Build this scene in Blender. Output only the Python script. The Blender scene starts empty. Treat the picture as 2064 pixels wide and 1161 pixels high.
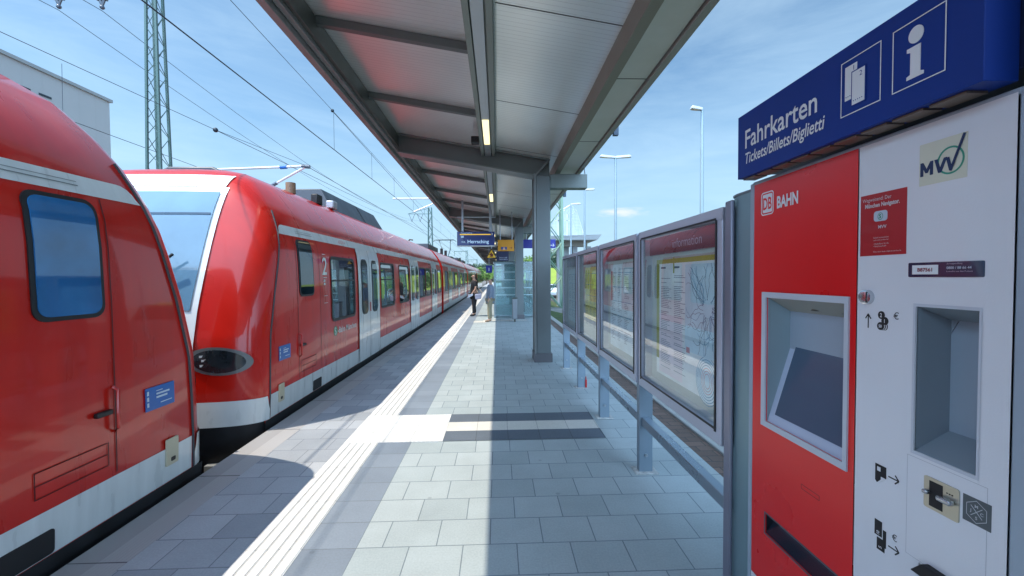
import bpy, bmesh, math, random
from mathutils import Vector, Matrix
R = math.radians
random.seed(7)
scene = bpy.context.scene

# ---------------------------------------------------------------- camera
cam_d = bpy.data.cameras.new('camera'); cam = bpy.data.objects.new('camera', cam_d)
scene.collection.objects.link(cam); scene.camera = cam
cam_d.sensor_width = 36.0; cam_d.lens = 835.0 / 2064.0 * 36.0
cam_d.clip_start = 0.05; cam_d.clip_end = 6000
yaw, pit, rol = R(2.0), R(-1.54), R(0.4)
f = Vector((math.sin(yaw) * math.cos(pit), math.cos(yaw) * math.cos(pit), math.sin(pit)))
rt = Vector((math.cos(yaw), -math.sin(yaw), 0)); up = rt.cross(f)
r2 = rt * math.cos(rol) - up * math.sin(rol); u2 = up * math.cos(rol) + rt * math.sin(rol)
M = Matrix((r2, u2, -f)).transposed().to_4x4(); M.translation = Vector((0, 0, 1.55))
cam.matrix_world = M

# ---------------------------------------------------------------- light
sun_dir = Vector((0.49, 0.13, -1.0)).normalized()        # direction the light travels
sun_d = bpy.data.lights.new('sun', 'SUN'); sun_d.energy = 2.75; sun_d.angle = R(0.5); sun_d.color = (1, .885, .73)
sun = bpy.data.objects.new('sun', sun_d); scene.collection.objects.link(sun)
sun.rotation_euler = sun_dir.to_track_quat('-Z', 'Y').to_euler()
world = bpy.data.worlds.new("World"); scene.world = world; world.use_nodes = True
wn = world.node_tree.nodes; wl = world.node_tree.links
bg = wn['Background']
sky = wn.new('ShaderNodeTexSky'); sky.sky_type = 'NISHITA'; sky.sun_disc = False
sky.sun_elevation = math.asin(-sun_dir.z); sky.sun_rotation = math.atan2(-sun_dir.x, -sun_dir.y)
sky.air_density = 1.0; sky.air_density = .75; sky.dust_density = 0.15; sky.ozone_density = 2.2
# thin clouds: high veil + a few small cumulus low over the horizon
tc = wn.new('ShaderNodeTexCoord'); mp = wn.new('ShaderNodeMapping'); mp.inputs['Scale'].default_value = (1.0, 1.6, 5.5)
mp.inputs['Rotation'].default_value = (0.0, R(12), R(35))
nz = wn.new('ShaderNodeTexNoise'); nz.inputs['Scale'].default_value = 2.1; nz.inputs['Detail'].default_value = 9; nz.inputs['Roughness'].default_value = .62
nz.inputs['Distortion'].default_value = .5
cr = wn.new('ShaderNodeValToRGB'); cr.color_ramp.elements[0].position = .28; cr.color_ramp.elements[1].position = .95; cr.color_ramp.elements[0].color = (.04, .04, .04, 1)
cr.color_ramp.elements[1].color = (.55, .55, .55, 1)
mix = wn.new('ShaderNodeMix'); mix.data_type = 'RGBA'
mix.inputs['B'].default_value = (3.3, 4.4, 5.2, 1)
wl.new(tc.outputs['Generated'], mp.inputs['Vector']); wl.new(mp.outputs['Vector'], nz.inputs['Vector'])
wl.new(nz.outputs['Fac'], cr.inputs['Fac']); wl.new(cr.outputs['Color'], mix.inputs['Factor'])
hz = wn.new('ShaderNodeSeparateXYZ'); wl.new(tc.outputs['Generated'], hz.inputs[0])
ha = wn.new('ShaderNodeMath'); ha.operation = 'ABSOLUTE'; wl.new(hz.outputs['Z'], ha.inputs[0])
hr = wn.new('ShaderNodeMapRange'); hr.interpolation_type = 'SMOOTHSTEP'; hr.inputs['From Min'].default_value = 0; hr.inputs['From Max'].default_value = .42
hr.inputs['To Min'].default_value = .95; hr.inputs['To Max'].default_value = 0; wl.new(ha.outputs[0], hr.inputs['Value'])
hm = wn.new('ShaderNodeMix'); hm.data_type = 'RGBA'; hm.inputs['B'].default_value = (1.85, 2.85, 3.7, 1); wl.new(hr.outputs['Result'], hm.inputs['Factor'])
tn = wn.new('ShaderNodeVectorMath'); tn.operation = 'MULTIPLY'; tn.inputs[1].default_value = (.76, .95, .90)
wl.new(sky.outputs['Color'], tn.inputs[0]); wl.new(tn.outputs['Vector'], hm.inputs['A']); wl.new(hm.outputs['Result'], mix.inputs['A'])
# unseen bright cloud sheet added behind camera and over tracks for shade fill
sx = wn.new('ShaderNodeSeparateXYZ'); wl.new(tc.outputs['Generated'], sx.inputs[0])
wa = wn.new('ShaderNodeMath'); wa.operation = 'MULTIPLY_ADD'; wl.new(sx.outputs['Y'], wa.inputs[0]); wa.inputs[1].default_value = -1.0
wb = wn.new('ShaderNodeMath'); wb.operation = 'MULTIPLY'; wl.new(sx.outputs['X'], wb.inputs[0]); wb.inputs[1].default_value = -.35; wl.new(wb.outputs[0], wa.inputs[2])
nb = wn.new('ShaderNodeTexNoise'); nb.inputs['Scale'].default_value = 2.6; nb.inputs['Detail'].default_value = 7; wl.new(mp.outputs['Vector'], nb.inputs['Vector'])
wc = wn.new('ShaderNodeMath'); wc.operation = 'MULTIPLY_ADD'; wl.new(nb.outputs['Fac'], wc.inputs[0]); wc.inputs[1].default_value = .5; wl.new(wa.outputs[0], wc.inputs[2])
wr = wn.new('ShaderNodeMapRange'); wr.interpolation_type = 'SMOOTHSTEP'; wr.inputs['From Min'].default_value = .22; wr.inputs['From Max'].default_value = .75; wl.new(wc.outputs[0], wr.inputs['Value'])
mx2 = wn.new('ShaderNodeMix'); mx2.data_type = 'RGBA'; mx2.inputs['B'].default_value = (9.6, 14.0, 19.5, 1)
# one small flat cumulus low over the horizon to the right of the track axis
cs = wn.new('ShaderNodeVectorMath'); cs.operation = 'SUBTRACT'; cs.inputs[1].default_value = (.286, .947, .146); wl.new(tc.outputs['Generated'], cs.inputs[0])
cm = wn.new('ShaderNodeVectorMath'); cm.operation = 'MULTIPLY'; cm.inputs[1].default_value = (20, 20, 95); wl.new(cs.outputs['Vector'], cm.inputs[0])
cl_ = wn.new('ShaderNodeVectorMath'); cl_.operation = 'LENGTH'; wl.new(cm.outputs['Vector'], cl_.inputs[0])
cn = wn.new('ShaderNodeTexNoise'); cn.inputs['Scale'].default_value = 1.6; cn.inputs['Detail'].default_value = 6; wl.new(cm.outputs['Vector'], cn.inputs['Vector'])
ca = wn.new('ShaderNodeMath'); ca.operation = 'MULTIPLY_ADD'; wl.new(cn.outputs['Fac'], ca.inputs[0]); ca.inputs[1].default_value = 1.6; wl.new(cl_.outputs['Value'], ca.inputs[2])
cf = wn.new('ShaderNodeMapRange'); cf.interpolation_type = 'SMOOTHSTEP'; cf.inputs['From Min'].default_value = 2.1; cf.inputs['From Max'].default_value = .9; wl.new(ca.outputs[0], cf.inputs['Value'])
cx3 = wn.new('ShaderNodeMix'); cx3.data_type = 'RGBA'; cx3.inputs['B'].default_value = (3.6, 4.0, 4.4, 1); wl.new(cf.outputs['Result'], cx3.inputs['Factor']); wl.new(mix.outputs['Result'], cx3.inputs['A']); mix = cx3
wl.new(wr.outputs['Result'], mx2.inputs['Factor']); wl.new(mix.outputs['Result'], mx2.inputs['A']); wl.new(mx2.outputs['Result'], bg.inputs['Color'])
bg.inputs['Strength'].default_value = 0.13
vs = scene.view_settings; vs.view_transform = 'Standard'; vs.look = 'None'; vs.gamma = 1; vs.exposure = 0.92

# ---------------------------------------------------------------- materials
MATS = {}
def mat(name, col, rough=.5, metal=0.0, coat=0.0, ior=1.5, var=.06, vscale=3.0, bump=0.0, bscale=60.0, emit=None, spec=.5, rvar=.08, coat_rough=.03, stretch=None):
    if name in MATS: return MATS[name]
    m = bpy.data.materials.new(name); m.use_nodes = True; MATS[name] = m
    n = m.node_tree.nodes; l = m.node_tree.links; p = n['Principled BSDF']
    p.inputs['Roughness'].default_value = rough; p.inputs['Metallic'].default_value = metal
    p.inputs['IOR'].default_value = ior; p.inputs['Coat Weight'].default_value = coat; p.inputs['Coat Roughness'].default_value = coat_rough
    t = n.new('ShaderNodeTexCoord'); z = n.new('ShaderNodeTexNoise'); z.inputs['Scale'].default_value = vscale; z.inputs['Detail'].default_value = 6
    if stretch:
        sm_ = n.new('ShaderNodeMapping'); sm_.inputs['Scale'].default_value = stretch; l.new(t.outputs['Object'], sm_.inputs['Vector']); l.new(sm_.outputs['Vector'], z.inputs['Vector'])
    else: l.new(t.outputs['Object'], z.inputs['Vector'])
    c = n.new('ShaderNodeValToRGB'); e = c.color_ramp.elements
    e[0].position = .3; e[1].position = .7
    e[0].color = (*[max(0, x * (1 - var)) for x in col], 1); e[1].color = (*[min(1, x * (1 + var)) for x in col], 1)
    l.new(z.outputs['Fac'], c.inputs['Fac']); l.new(c.outputs['Color'], p.inputs['Base Color'])
    if rvar:
        mr = n.new('ShaderNodeMapRange'); mr.inputs['From Min'].default_value = .3; mr.inputs['From Max'].default_value = .7
        mr.inputs['To Min'].default_value = max(0, rough - rvar * rough * 2); mr.inputs['To Max'].default_value = min(1, rough + rvar * rough * 2)
        l.new(z.outputs['Fac'], mr.inputs['Value']); l.new(mr.outputs['Result'], p.inputs['Roughness'])
    if bump:
        z2 = n.new('ShaderNodeTexNoise'); z2.inputs['Scale'].default_value = bscale; z2.inputs['Detail'].default_value = 4
        b = n.new('ShaderNodeBump'); b.inputs['Strength'].default_value = bump; b.inputs['Distance'].default_value = .01
        l.new(t.outputs['Object'], z2.inputs['Vector']); l.new(z2.outputs['Fac'], b.inputs['Height']); l.new(b.outputs['Normal'], p.inputs['Normal'])
    if emit:
        p.inputs['Emission Color'].default_value = (*emit[:3], 1); p.inputs['Emission Strength'].default_value = emit[3]
    return m

def brick_mat(name, c1, c2, mortar, bw, rh, x0, y0, rough=.75, offs=.5, msize=.004, stain=.12, bias=0.0):
    m = bpy.data.materials.new(name); m.use_nodes = True; MATS[name] = m
    n = m.node_tree.nodes; l = m.node_tree.links; p = n['Principled BSDF']
    t = n.new('ShaderNodeTexCoord'); mp = n.new('ShaderNodeMapping'); mp.inputs['Location'].default_value = (-x0, -y0, 0)
    g = n.new('ShaderNodeNewGeometry')
    b = n.new('ShaderNodeTexBrick'); b.inputs['Scale'].default_value = 1; b.inputs['Brick Width'].default_value = bw; b.inputs['Row Height'].default_value = rh
    b.inputs['Mortar Size'].default_value = msize; b.inputs['Mortar Smooth'].default_value = .3; b.offset = offs; b.inputs['Bias'].default_value = bias
    b.inputs['Color1'].default_value = (*c1, 1); b.inputs['Color2'].default_value = (*c2, 1); b.inputs['Mortar'].default_value = (*mortar, 1)
    l.new(g.outputs['Position'], mp.inputs['Vector']); l.new(mp.outputs['Vector'], b.inputs['Vector'])
    z = n.new('ShaderNodeTexNoise'); z.inputs['Scale'].default_value = 1.7; z.inputs['Detail'].default_value = 8; z.inputs['Roughness'].default_value = .65
    l.new(g.outputs['Position'], z.inputs['Vector'])
    z3 = n.new('ShaderNodeTexNoise'); z3.inputs['Scale'].default_value = 90; z3.inputs['Detail'].default_value = 3
    l.new(g.outputs['Position'], z3.inputs['Vector'])
    mr = n.new('ShaderNodeMapRange'); mr.inputs['From Min'].default_value = .25; mr.inputs['From Max'].default_value = .75
    mr.inputs['To Min'].default_value = 1 - stain; mr.inputs['To Max'].default_value = 1 + stain
    l.new(z.outputs['Fac'], mr.inputs['Value'])
    mr2 = n.new('ShaderNodeMapRange'); mr2.inputs['From Min'].default_value = .3; mr2.inputs['From Max'].default_value = .7
    mr2.inputs['To Min'].default_value = .93; mr2.inputs['To Max'].default_value = 1.07
    l.new(z3.outputs['Fac'], mr2.inputs['Value'])
    mu = n.new('ShaderNodeMath'); mu.operation = 'MULTIPLY'; l.new(mr.outputs['Result'], mu.inputs[0]); l.new(mr2.outputs['Result'], mu.inputs[1])
    vo = n.new('ShaderNodeTexVoronoi'); vo.inputs['Scale'].default_value = 3.2; l.new(g.outputs['Position'], vo.inputs['Vector'])
    sp = n.new('ShaderNodeMapRange'); sp.inputs['From Min'].default_value = .035; sp.inputs['From Max'].default_value = .06; sp.inputs['To Min'].default_value = .80; sp.inputs['To Max'].default_value = 1
    l.new(vo.outputs['Distance'], sp.inputs['Value']); mq = n.new('ShaderNodeMath'); mq.operation = 'MULTIPLY'; l.new(mu.outputs[0], mq.inputs[0]); l.new(sp.outputs['Result'], mq.inputs[1]); mu = mq
    vm = n.new('ShaderNodeVectorMath'); vm.operation = 'SCALE'; l.new(b.outputs['Color'], vm.inputs[0]); l.new(mu.outputs['Value'], vm.inputs['Scale'])
    l.new(vm.outputs['Vector'], p.inputs['Base Color']); p.inputs['Roughness'].default_value = rough
    inv = n.new('ShaderNodeMath'); inv.operation = 'SUBTRACT'; inv.inputs[0].default_value = 1.0; l.new(b.outputs['Fac'], inv.inputs[1])
    ad = n.new('ShaderNodeMath'); ad.operation = 'MULTIPLY_ADD'; l.new(z3.outputs['Fac'], ad.inputs[0]); ad.inputs[1].default_value = .12; l.new(inv.outputs['Value'], ad.inputs[2])
    bp = n.new('ShaderNodeBump'); bp.inputs['Strength'].default_value = .5; bp.inputs['Distance'].default_value = .004
    l.new(ad.outputs['Value'], bp.inputs['Height']); l.new(bp.outputs['Normal'], p.inputs['Normal'])
    return m

def panel_mat(name, col, rough, metal, pitch, axis, depth=.003, dark=.75, var=.1):
    """metal sheet with fine parallel grooves across `axis` (0 x, 1 y)"""
    m = bpy.data.materials.new(name); m.use_nodes = True; MATS[name] = m
    n = m.node_tree.nodes; l = m.node_tree.links; p = n['Principled BSDF']
    g = n.new('ShaderNodeNewGeometry'); s = n.new('ShaderNodeSeparateXYZ'); l.new(g.outputs['Position'], s.inputs[0])
    md = n.new('ShaderNodeMath'); md.operation = 'MODULO'; md.inputs[1].default_value = pitch
    ad = n.new('ShaderNodeMath'); ad.operation = 'ADD'; ad.inputs[1].default_value = 100 * pitch
    l.new(s.outputs[axis], ad.inputs[0]); l.new(ad.outputs[0], md.inputs[0])
    mr = n.new('ShaderNodeMapRange'); mr.interpolation_type = 'SMOOTHSTEP'; mr.inputs['From Min'].default_value = 0; mr.inputs['From Max'].default_value = pitch * .16
    l.new(md.outputs[0], mr.inputs['Value'])
    z = n.new('ShaderNodeTexNoise'); z.inputs['Scale'].default_value = .9; z.inputs['Detail'].default_value = 5; l.new(g.outputs['Position'], z.inputs['Vector'])
    mx = n.new('ShaderNodeMix'); mx.data_type = 'RGBA'; mx.inputs['A'].default_value = (*[x * dark for x in col], 1); mx.inputs['B'].default_value = (*col, 1)
    l.new(mr.outputs['Result'], mx.inputs['Factor'])
    r = n.new('ShaderNodeMapRange'); r.inputs['To Min'].default_value = 1 - var * 2; r.inputs['To Max'].default_value = 1 + var * 2
    l.new(z.outputs['Fac'], r.inputs['Value'])
    vm = n.new('ShaderNodeVectorMath'); vm.operation = 'SCALE'; l.new(mx.outputs['Result'], vm.inputs[0]); l.new(r.outputs['Result'], vm.inputs['Scale'])
    l.new(vm.outputs['Vector'], p.inputs['Base Color'])
    p.inputs['Roughness'].default_value = rough; p.inputs['Metallic'].default_value = metal
    bp = n.new('ShaderNodeBump'); bp.inputs['Strength'].default_value = .4; bp.inputs['Distance'].default_value = depth
    l.new(mr.outputs['Result'], bp.inputs['Height']); l.new(bp.outputs['Normal'], p.inputs['Normal'])
    return m

def thin_glass(name, tint=(.93, .98, .97), alpha=.06, refl_ior=1.6):
    m = bpy.data.materials.new(name); m.use_nodes = True; MATS[name] = m
    n = m.node_tree.nodes; l = m.node_tree.links; n.remove(n['Principled BSDF'])
    tr = n.new('ShaderNodeBsdfTransparent'); tr.inputs['Color'].default_value = (*tint, 1)
    gl = n.new('ShaderNodeBsdfGlossy'); gl.inputs['Roughness'].default_value = .01
    df = n.new('ShaderNodeBsdfDiffuse'); df.inputs['Color'].default_value = (*[c * .8 for c in tint], 1)
    g = n.new('ShaderNodeNewGeometry'); dp = n.new('ShaderNodeVectorMath'); dp.operation = 'DOT_PRODUCT'; l.new(g.outputs['Normal'], dp.inputs[0]); l.new(g.outputs['Incoming'], dp.inputs[1])
    ab = n.new('ShaderNodeMath'); ab.operation = 'ABSOLUTE'; l.new(dp.outputs['Value'], ab.inputs[0])
    om = n.new('ShaderNodeMath'); om.operation = 'SUBTRACT'; om.inputs[0].default_value = 1; l.new(ab.outputs[0], om.inputs[1])
    pw = n.new('ShaderNodeMath'); pw.operation = 'POWER'; l.new(om.outputs[0], pw.inputs[0]); pw.inputs[1].default_value = 3.6
    r0 = 2.0 * ((refl_ior - 1) / (refl_ior + 1)) ** 2
    fr = n.new('ShaderNodeMath'); fr.operation = 'MULTIPLY_ADD'; l.new(pw.outputs[0], fr.inputs[0]); fr.inputs[1].default_value = 1 - r0; fr.inputs[2].default_value = r0
    m1 = n.new('ShaderNodeMixShader'); m1.inputs['Fac'].default_value = alpha; l.new(tr.outputs[0], m1.inputs[1]); l.new(df.outputs[0], m1.inputs[2])
    m2 = n.new('ShaderNodeMixShader'); l.new(fr.outputs[0], m2.inputs['Fac']); l.new(m1.outputs[0], m2.inputs[1]); l.new(gl.outputs[0], m2.inputs[2])
    l.new(m2.outputs[0], n['Material Output'].inputs['Surface'])
    return m

RED = mat('train_red_paint', (.52, .010, .004), .3, 0, .6, ior=1.35, var=.13, vscale=1.6, coat_rough=.05, stretch=(1, 4, .7))
TWHITE = mat('train_white_paint', (.62, .66, .66), .3, 0, .7, var=.10, vscale=2, stretch=(1, 5, .8))
NWHITE = mat('nose_white_paint', (.72, .76, .78), .25, 0, .8)
BLACKR = mat('black_rubber', (.012, .012, .014), .45)
TGLASS = mat('train_window_glass', (.012, .026, .036), .03, 0, 0, ior=1.8, var=.2, rvar=0)
WGLASS = mat('windscreen_glass', (.11, .22, .33), .03, .0, .0, ior=1.75, var=.1, rvar=0)  # blue base colour stands in for part of the sky reflection
UNDER = mat('dark_undercarriage', (.018, .019, .022), .6, .2, var=.4, vscale=6)
ROOFG = mat('roof_equipment_grey', (.06, .075, .09), .5, .3, var=.1)
ROOFW = mat('roof_pale_metal', (.4, .42, .45), .4, .3)
CREAM = mat('cream_plastic', (.55, .50, .36), .5)
BLUES = mat('sticker_blue', (.01, .12, .42), .4, 0, .2)
SOFFIT = panel_mat('soffit_sheet_metal', (.80, .82, .79), .30, .5, .062, 1)
STEEL = mat('steel_grey_paint', (.15, .175, .18), .42, .35, var=.08, vscale=2.5)
STEELD = mat('steel_dark_green_grey', (.085, .10, .09), .45, .3, var=.1)
STEELL = mat('steel_light_edge', (.33, .36, .36), .4, .4)
FASC = mat('fascia_grey', (.30, .31, .29), .45, .3, var=.06)
SILVER = mat('silver_aluminium', (.50, .53, .62), .35, .35, var=.05, vscale=2)
SILVERD = mat('aluminium_side', (.19, .23, .26), .38, .6, var=.06)
PILM = mat('pillar_teal_grey', (.22, .34, .38), .35, .45, var=.05)
LILAC = mat('ticket_machine_pale_grey', (.72, .735, .77), .42, .0, .15, var=.025, bump=.05, bscale=250)
MRED = mat('ticket_machine_red', (.74, .006, .008), .3, 0, .08, var=.05, vscale=2, bump=.03, bscale=250, coat_rough=.12)
NAVY = mat('sign_navy', (.008, .038, .24), .45, 0, .0, ior=1.3, var=.05)
SWHITE = mat('sign_white_lettering', (.75, .78, .80), .5, rvar=0)
BLACK = mat('printed_black', (.012, .012, .014), .6)
SCREEN = mat('dark_screen', (.07, .11, .17), .22, 0, .2, ior=1.5, rvar=0)
BEIGE = mat('beige_recess', (.36, .37, .33), .5)
GSTEEL = mat('galvanised_steel', (.36, .40, .43), .4, .7, var=.12, vscale=12)
LAMPP = mat('lamp_post_grey', (.30, .38, .42), .45, .4)
MASTG = mat('mast_green_grey', (.075, .14, .13), .55, .2, var=.15)
WIRE = mat('wire_dark', (.03, .045, .06), .5, .5)
ALU = mat('white_tube', (.62, .65, .68), .4, .3)
GOLD = mat('lamp_tube', (.9, .85, .5), .4, emit=(1.0, .88, .45, .8))
GLASS = thin_glass('display_case_glass', alpha=.03, refl_ior=1.75)
SHGLASS = thin_glass('shelter_glass', (.62, .84, .86), .22, 1.5)
TRGLASS = thin_glass('train_tinted_glass', (.50, .58, .58), .03, 2.1)
REDIN = mat('train_body_paint', (.52, .010, .004), .3, 0, .6, ior=1.35, var=.13, vscale=1.6, coat_rough=.05, stretch=(1, 4, .7))
n_ = REDIN.node_tree.nodes; l_ = REDIN.node_tree.links; gi_ = n_.new('ShaderNodeNewGeometry'); di_ = n_.new('ShaderNodeBsdfDiffuse'); di_.inputs['Color'].default_value = (.42, .42, .40, 1); mi_ = n_.new('ShaderNodeMixShader')
l_.new(gi_.outputs['Backfacing'], mi_.inputs['Fac']); l_.new(n_['Principled BSDF'].outputs[0], mi_.inputs[1]); l_.new(di_.outputs[0], mi_.inputs[2]); l_.new(mi_.outputs[0], n_['Material Output'].inputs['Surface'])
MESHM = mat('mesh_grey', (.55, .62, .68), .5, .4)

# ---------------------------------------------------------------- mesh helpers
class MB:
    def __init__(s): s.v = []; s.f = []
    def quadbox(s, p):
        b = len(s.v); s.v += [tuple(q) for q in p]
        s.f += [(b, b + 3, b + 2, b + 1), (b + 4, b + 5, b + 6, b + 7), (b, b + 1, b + 5, b + 4), (b + 1, b + 2, b + 6, b + 5), (b + 2, b + 3, b + 7, b + 6), (b + 3, b, b + 4, b + 7)]
        return s
    def box(s, x0, x1, y0, y1, z0, z1):
        return s.quadbox([(x0, y0, z0), (x1, y0, z0), (x1, y1, z0), (x0, y1, z0), (x0, y0, z1), (x1, y0, z1), (x1, y1, z1), (x0, y1, z1)])
    def prism(s, pts, axis, a0, a1):
        """2D outline extruded: axis 'y': pts are (x,z); 'x': (y,z); 'z': (x,y)"""
        def P(p, a): return (p[0], a, p[1]) if axis == 'y' else (a, p[0], p[1]) if axis == 'x' else (p[0], p[1], a)
        b = len(s.v); n = len(pts)
        s.v += [P(p, a0) for p in pts] + [P(p, a1) for p in pts]
        s.f.append(tuple(b + i for i in range(n))); s.f.append(tuple(b + n + i for i in reversed(range(n))))
        for i in range(n): j = (i + 1) % n; s.f.append((b + j, b + i, b + n + i, b + n + j))
        return s
    def tube(s, pts, r, n=8, caps=True, r2=None):
        pts = [Vector(p) for p in pts]; b = len(s.v); k = len(pts)
        for i, p in enumerate(pts):
            d = (pts[min(i + 1, k - 1)] - pts[max(i - 1, 0)]).normalized()
            a = Vector((0, 0, 1)) if abs(d.z) < .9 else Vector((1, 0, 0))
            u = d.cross(a).normalized(); w = u.cross(d)
            rr = r if r2 is None else r + (r2 - r) * i / (k - 1)
            if isinstance(r, (list, tuple)): rr = r[i]
            for j in range(n):
                t = 2 * math.pi * j / n; s.v.append(tuple(p + u * math.cos(t) * rr + w * math.sin(t) * rr))
        for i in range(k - 1):
            for j in range(n):
                j2 = (j + 1) % n; s.f.append((b + i * n + j, b + i * n + j2, b + (i + 1) * n + j2, b + (i + 1) * n + j))
        if caps:
            s.f.append(tuple(b + j for j in reversed(range(n)))); s.f.append(tuple(b + (k - 1) * n + j for j in range(n)))
        return s
    def grid(s, rows):
        b = len(s.v); m = len(rows[0])
        for r in rows: s.v += [tuple(p) for p in r]
        for i in range(len(rows) - 1):
            for j in range(m - 1): s.f.append((b + i * m + j, b + i * m + j + 1, b + (i + 1) * m + j + 1, b + (i + 1) * m + j))
        return s
    def ball(s, c, r, n=8, m=6, sc=(1, 1, 1)):
        b = len(s.v); c = Vector(c)
        for i in range(m + 1):
            ph = math.pi * i / m
            for j in range(n):
                th = 2 * math.pi * j / n
                s.v.append((c.x + r * sc[0] * math.sin(ph) * math.cos(th), c.y + r * sc[1] * math.sin(ph) * math.sin(th), c.z + r * sc[2] * math.cos(ph)))
        for i in range(m):
            for j in range(n):
                j2 = (j + 1) % n; s.f.append((b + i * n + j, b + (i + 1) * n + j, b + (i + 1) * n + j2, b + i * n + j2))
        return s

ORG = {}
COL = scene.collection
def finish(o, sharp=35):
    me = o.data
    bm = bmesh.new(); bm.from_mesh(me); bmesh.ops.remove_doubles(bm, verts=bm.verts, dist=1e-5)
    bmesh.ops.recalc_face_normals(bm, faces=bm.faces); bm.to_mesh(me); bm.free()
    for p in me.polygons: p.use_smooth = True
    me.set_sharp_from_angle(angle=R(sharp))
def part(name, mb, m, parent=None, label=None, bevel=0, recalc=True, seg=2):
    """one mesh object; vertices are given in world space"""
    me = bpy.data.meshes.new(name)
    v = [Vector(p) for p in mb.v]
    if parent is None:
        xs = [p.x for p in v]; ys = [p.y for p in v]; zs = [p.z for p in v]
        loc = Vector(((min(xs) + max(xs)) / 2, (min(ys) + max(ys)) / 2, min(zs)))
    else: loc = ORG[parent.name]
    me.from_pydata([tuple(p - loc) for p in v], [], mb.f); me.materials.append(m)
    o = bpy.data.objects.new(name, me); COL.objects.link(o)
    if parent is None: o.location = loc
    else: o.parent = parent
    ORG[o.name] = loc
    if recalc: finish(o)
    if bevel:
        b = o.modifiers.new('bevel', 'BEVEL'); b.width = bevel; b.segments = seg; b.limit_method = 'ANGLE'; b.angle_limit = R(40)
    if label: o['label'] = label
    return o
def thing(name, label, cat, loc=(0, 0, 0), group=None):
    o = bpy.data.objects.new(name, None); COL.objects.link(o); o.location = loc; o.empty_display_size = .1
    o['label'] = label; o['category'] = cat; ORG[o.name] = Vector(loc)
    if group: o['group'] = group
    return o
def tag(o, label, cat, group=None, kind=None):
    o['label'] = label; o['category'] = cat
    if group: o['group'] = group
    if kind: o['kind'] = kind
    return o
def struct(o): o['kind'] = 'structure'; return o
def copy_tree(o, parent=None):
    c = o.copy(); COL.objects.link(c)
    if parent is not None: c.parent = parent
    ORG[c.name] = ORG[o.name]
    for ch in list(o.children): copy_tree(ch, c)
    return c

class Frame:
    """local 2D drawing frame: origin o, x right, y up, z towards the viewer"""
    def __init__(s, o, x, y): s.o = Vector(o); s.x = Vector(x); s.y = Vector(y); s.z = s.x.cross(s.y)
    def P(s, a, b, c=0): return s.o + s.x * a + s.y * b + s.z * c
def plate(mb, fr, pts, z0, z1):
    b = len(mb.v); n = len(pts)
    mb.v += [tuple(fr.P(p[0], p[1], z1)) for p in pts] + [tuple(fr.P(p[0], p[1], z0)) for p in pts]
    mb.f.append(tuple(b + i for i in range(n)))
    for i in range(n): j = (i + 1) % n; mb.f.append((b + j, b + i, b + n + i, b + n + j))
    return mb
def rect(a, b, c, d): return [(a, b), (c, b), (c, d), (a, d)]
def rrect(a, b, c, d, r, n=5):
    o = []
    for cx, cy, t0 in ((c - r, b + r, -90), (c - r, d - r, 0), (a + r, d - r, 90), (a + r, b + r, 180)):
        for i in range(n + 1): t = R(t0 + 90 * i / n); o.append((cx + r * math.cos(t), cy + r * math.sin(t)))
    return o
def circ(cx, cy, rx, ry=None, n=24): ry = ry or rx; return [(cx + rx * math.cos(2 * math.pi * i / n), cy + ry * math.sin(2 * math.pi * i / n)) for i in range(n)]
def ring(mb, fr, outer, inner, z):
    b = len(mb.v); n = len(outer)
    mb.v += [tuple(fr.P(*p, z)) for p in outer] + [tuple(fr.P(*p, z)) for p in inner]
    for i in range(n): j = (i + 1) % n; mb.f.append((b + i, b + j, b + n + j, b + n + i))
    return mb
def line2(mb, fr, p, q, w, z):
    p = Vector(p); q = Vector(q); d = (q - p).normalized() * w / 2; nn = Vector((-d.y, d.x)) ; e = Vector((d.x, d.y)) * 0
    return plate(mb, fr, [tuple(p - nn), tuple(q - nn), tuple(q + nn), tuple(p + nn)], z - .0006, z)
def text_mb(mb, fr, s, size, a, b, z, bold=0.0, sx=1.0, shear=0.0, align='LEFT', res=3):
    cu = bpy.data.curves.new('t', 'FONT'); cu.body = s; cu.size = size; cu.offset = bold; cu.align_x = align; cu.resolution_u = res; cu.shear = shear
    to = bpy.data.objects.new('t', cu); COL.objects.link(to)
    bpy.context.view_layer.update()
    me = bpy.data.meshes.new_from_object(to.evaluated_get(bpy.context.evaluated_depsgraph_get()))
    base = len(mb.v)
    for v in me.vertices: mb.v.append(tuple(fr.P(a + v.co.x * sx, b + v.co.y, z)))
    for p in me.polygons: mb.f.append(tuple(base + i for i in p.vertices))
    bpy.data.objects.remove(to); bpy.data.meshes.remove(me); bpy.data.curves.remove(cu)
    return mb

# ================================================================ SETTING
# ground
gm = mat('ground_gravel', (.20, .19, .17), .95, var=.35, vscale=.6, bump=.6, bscale=14)
o = part('ground', MB().grid([[(-900, y, -1.42), (900, y, -1.42)] for y in (-400, 3000)]), gm); struct(o)
bal = mat('ballast_stone', (.13, .12, .115), .95, var=.5, vscale=22, bump=1.0, bscale=30)
o = part('track_bed', MB().prism([(-16, -1.40), (-15, -1.12), (-2.36, -1.12), (-2.36, -1.40)], 'y', -40, 400), bal); struct(o)
rl = MB()
for xr in (-3.165, -4.6, -9.9 - .72, -9.9 + .72): rl.box(xr - .035, xr + .035, -40, 400, -1.12, -.97)
struct(part('rail_tracks', rl, mat('rail_steel', (.16, .12, .10), .4, .6)))
sl = MB()
for i in range(-40, 260):
    for xc in (-3.88, -9.9): sl.box(xc - 1.25, xc + 1.25, i * .6, i * .6 + .24, -1.14, -1.095)
struct(part('sleepers', sl, mat('sleeper_concrete', (.28, .27, .25), .9)))
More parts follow.
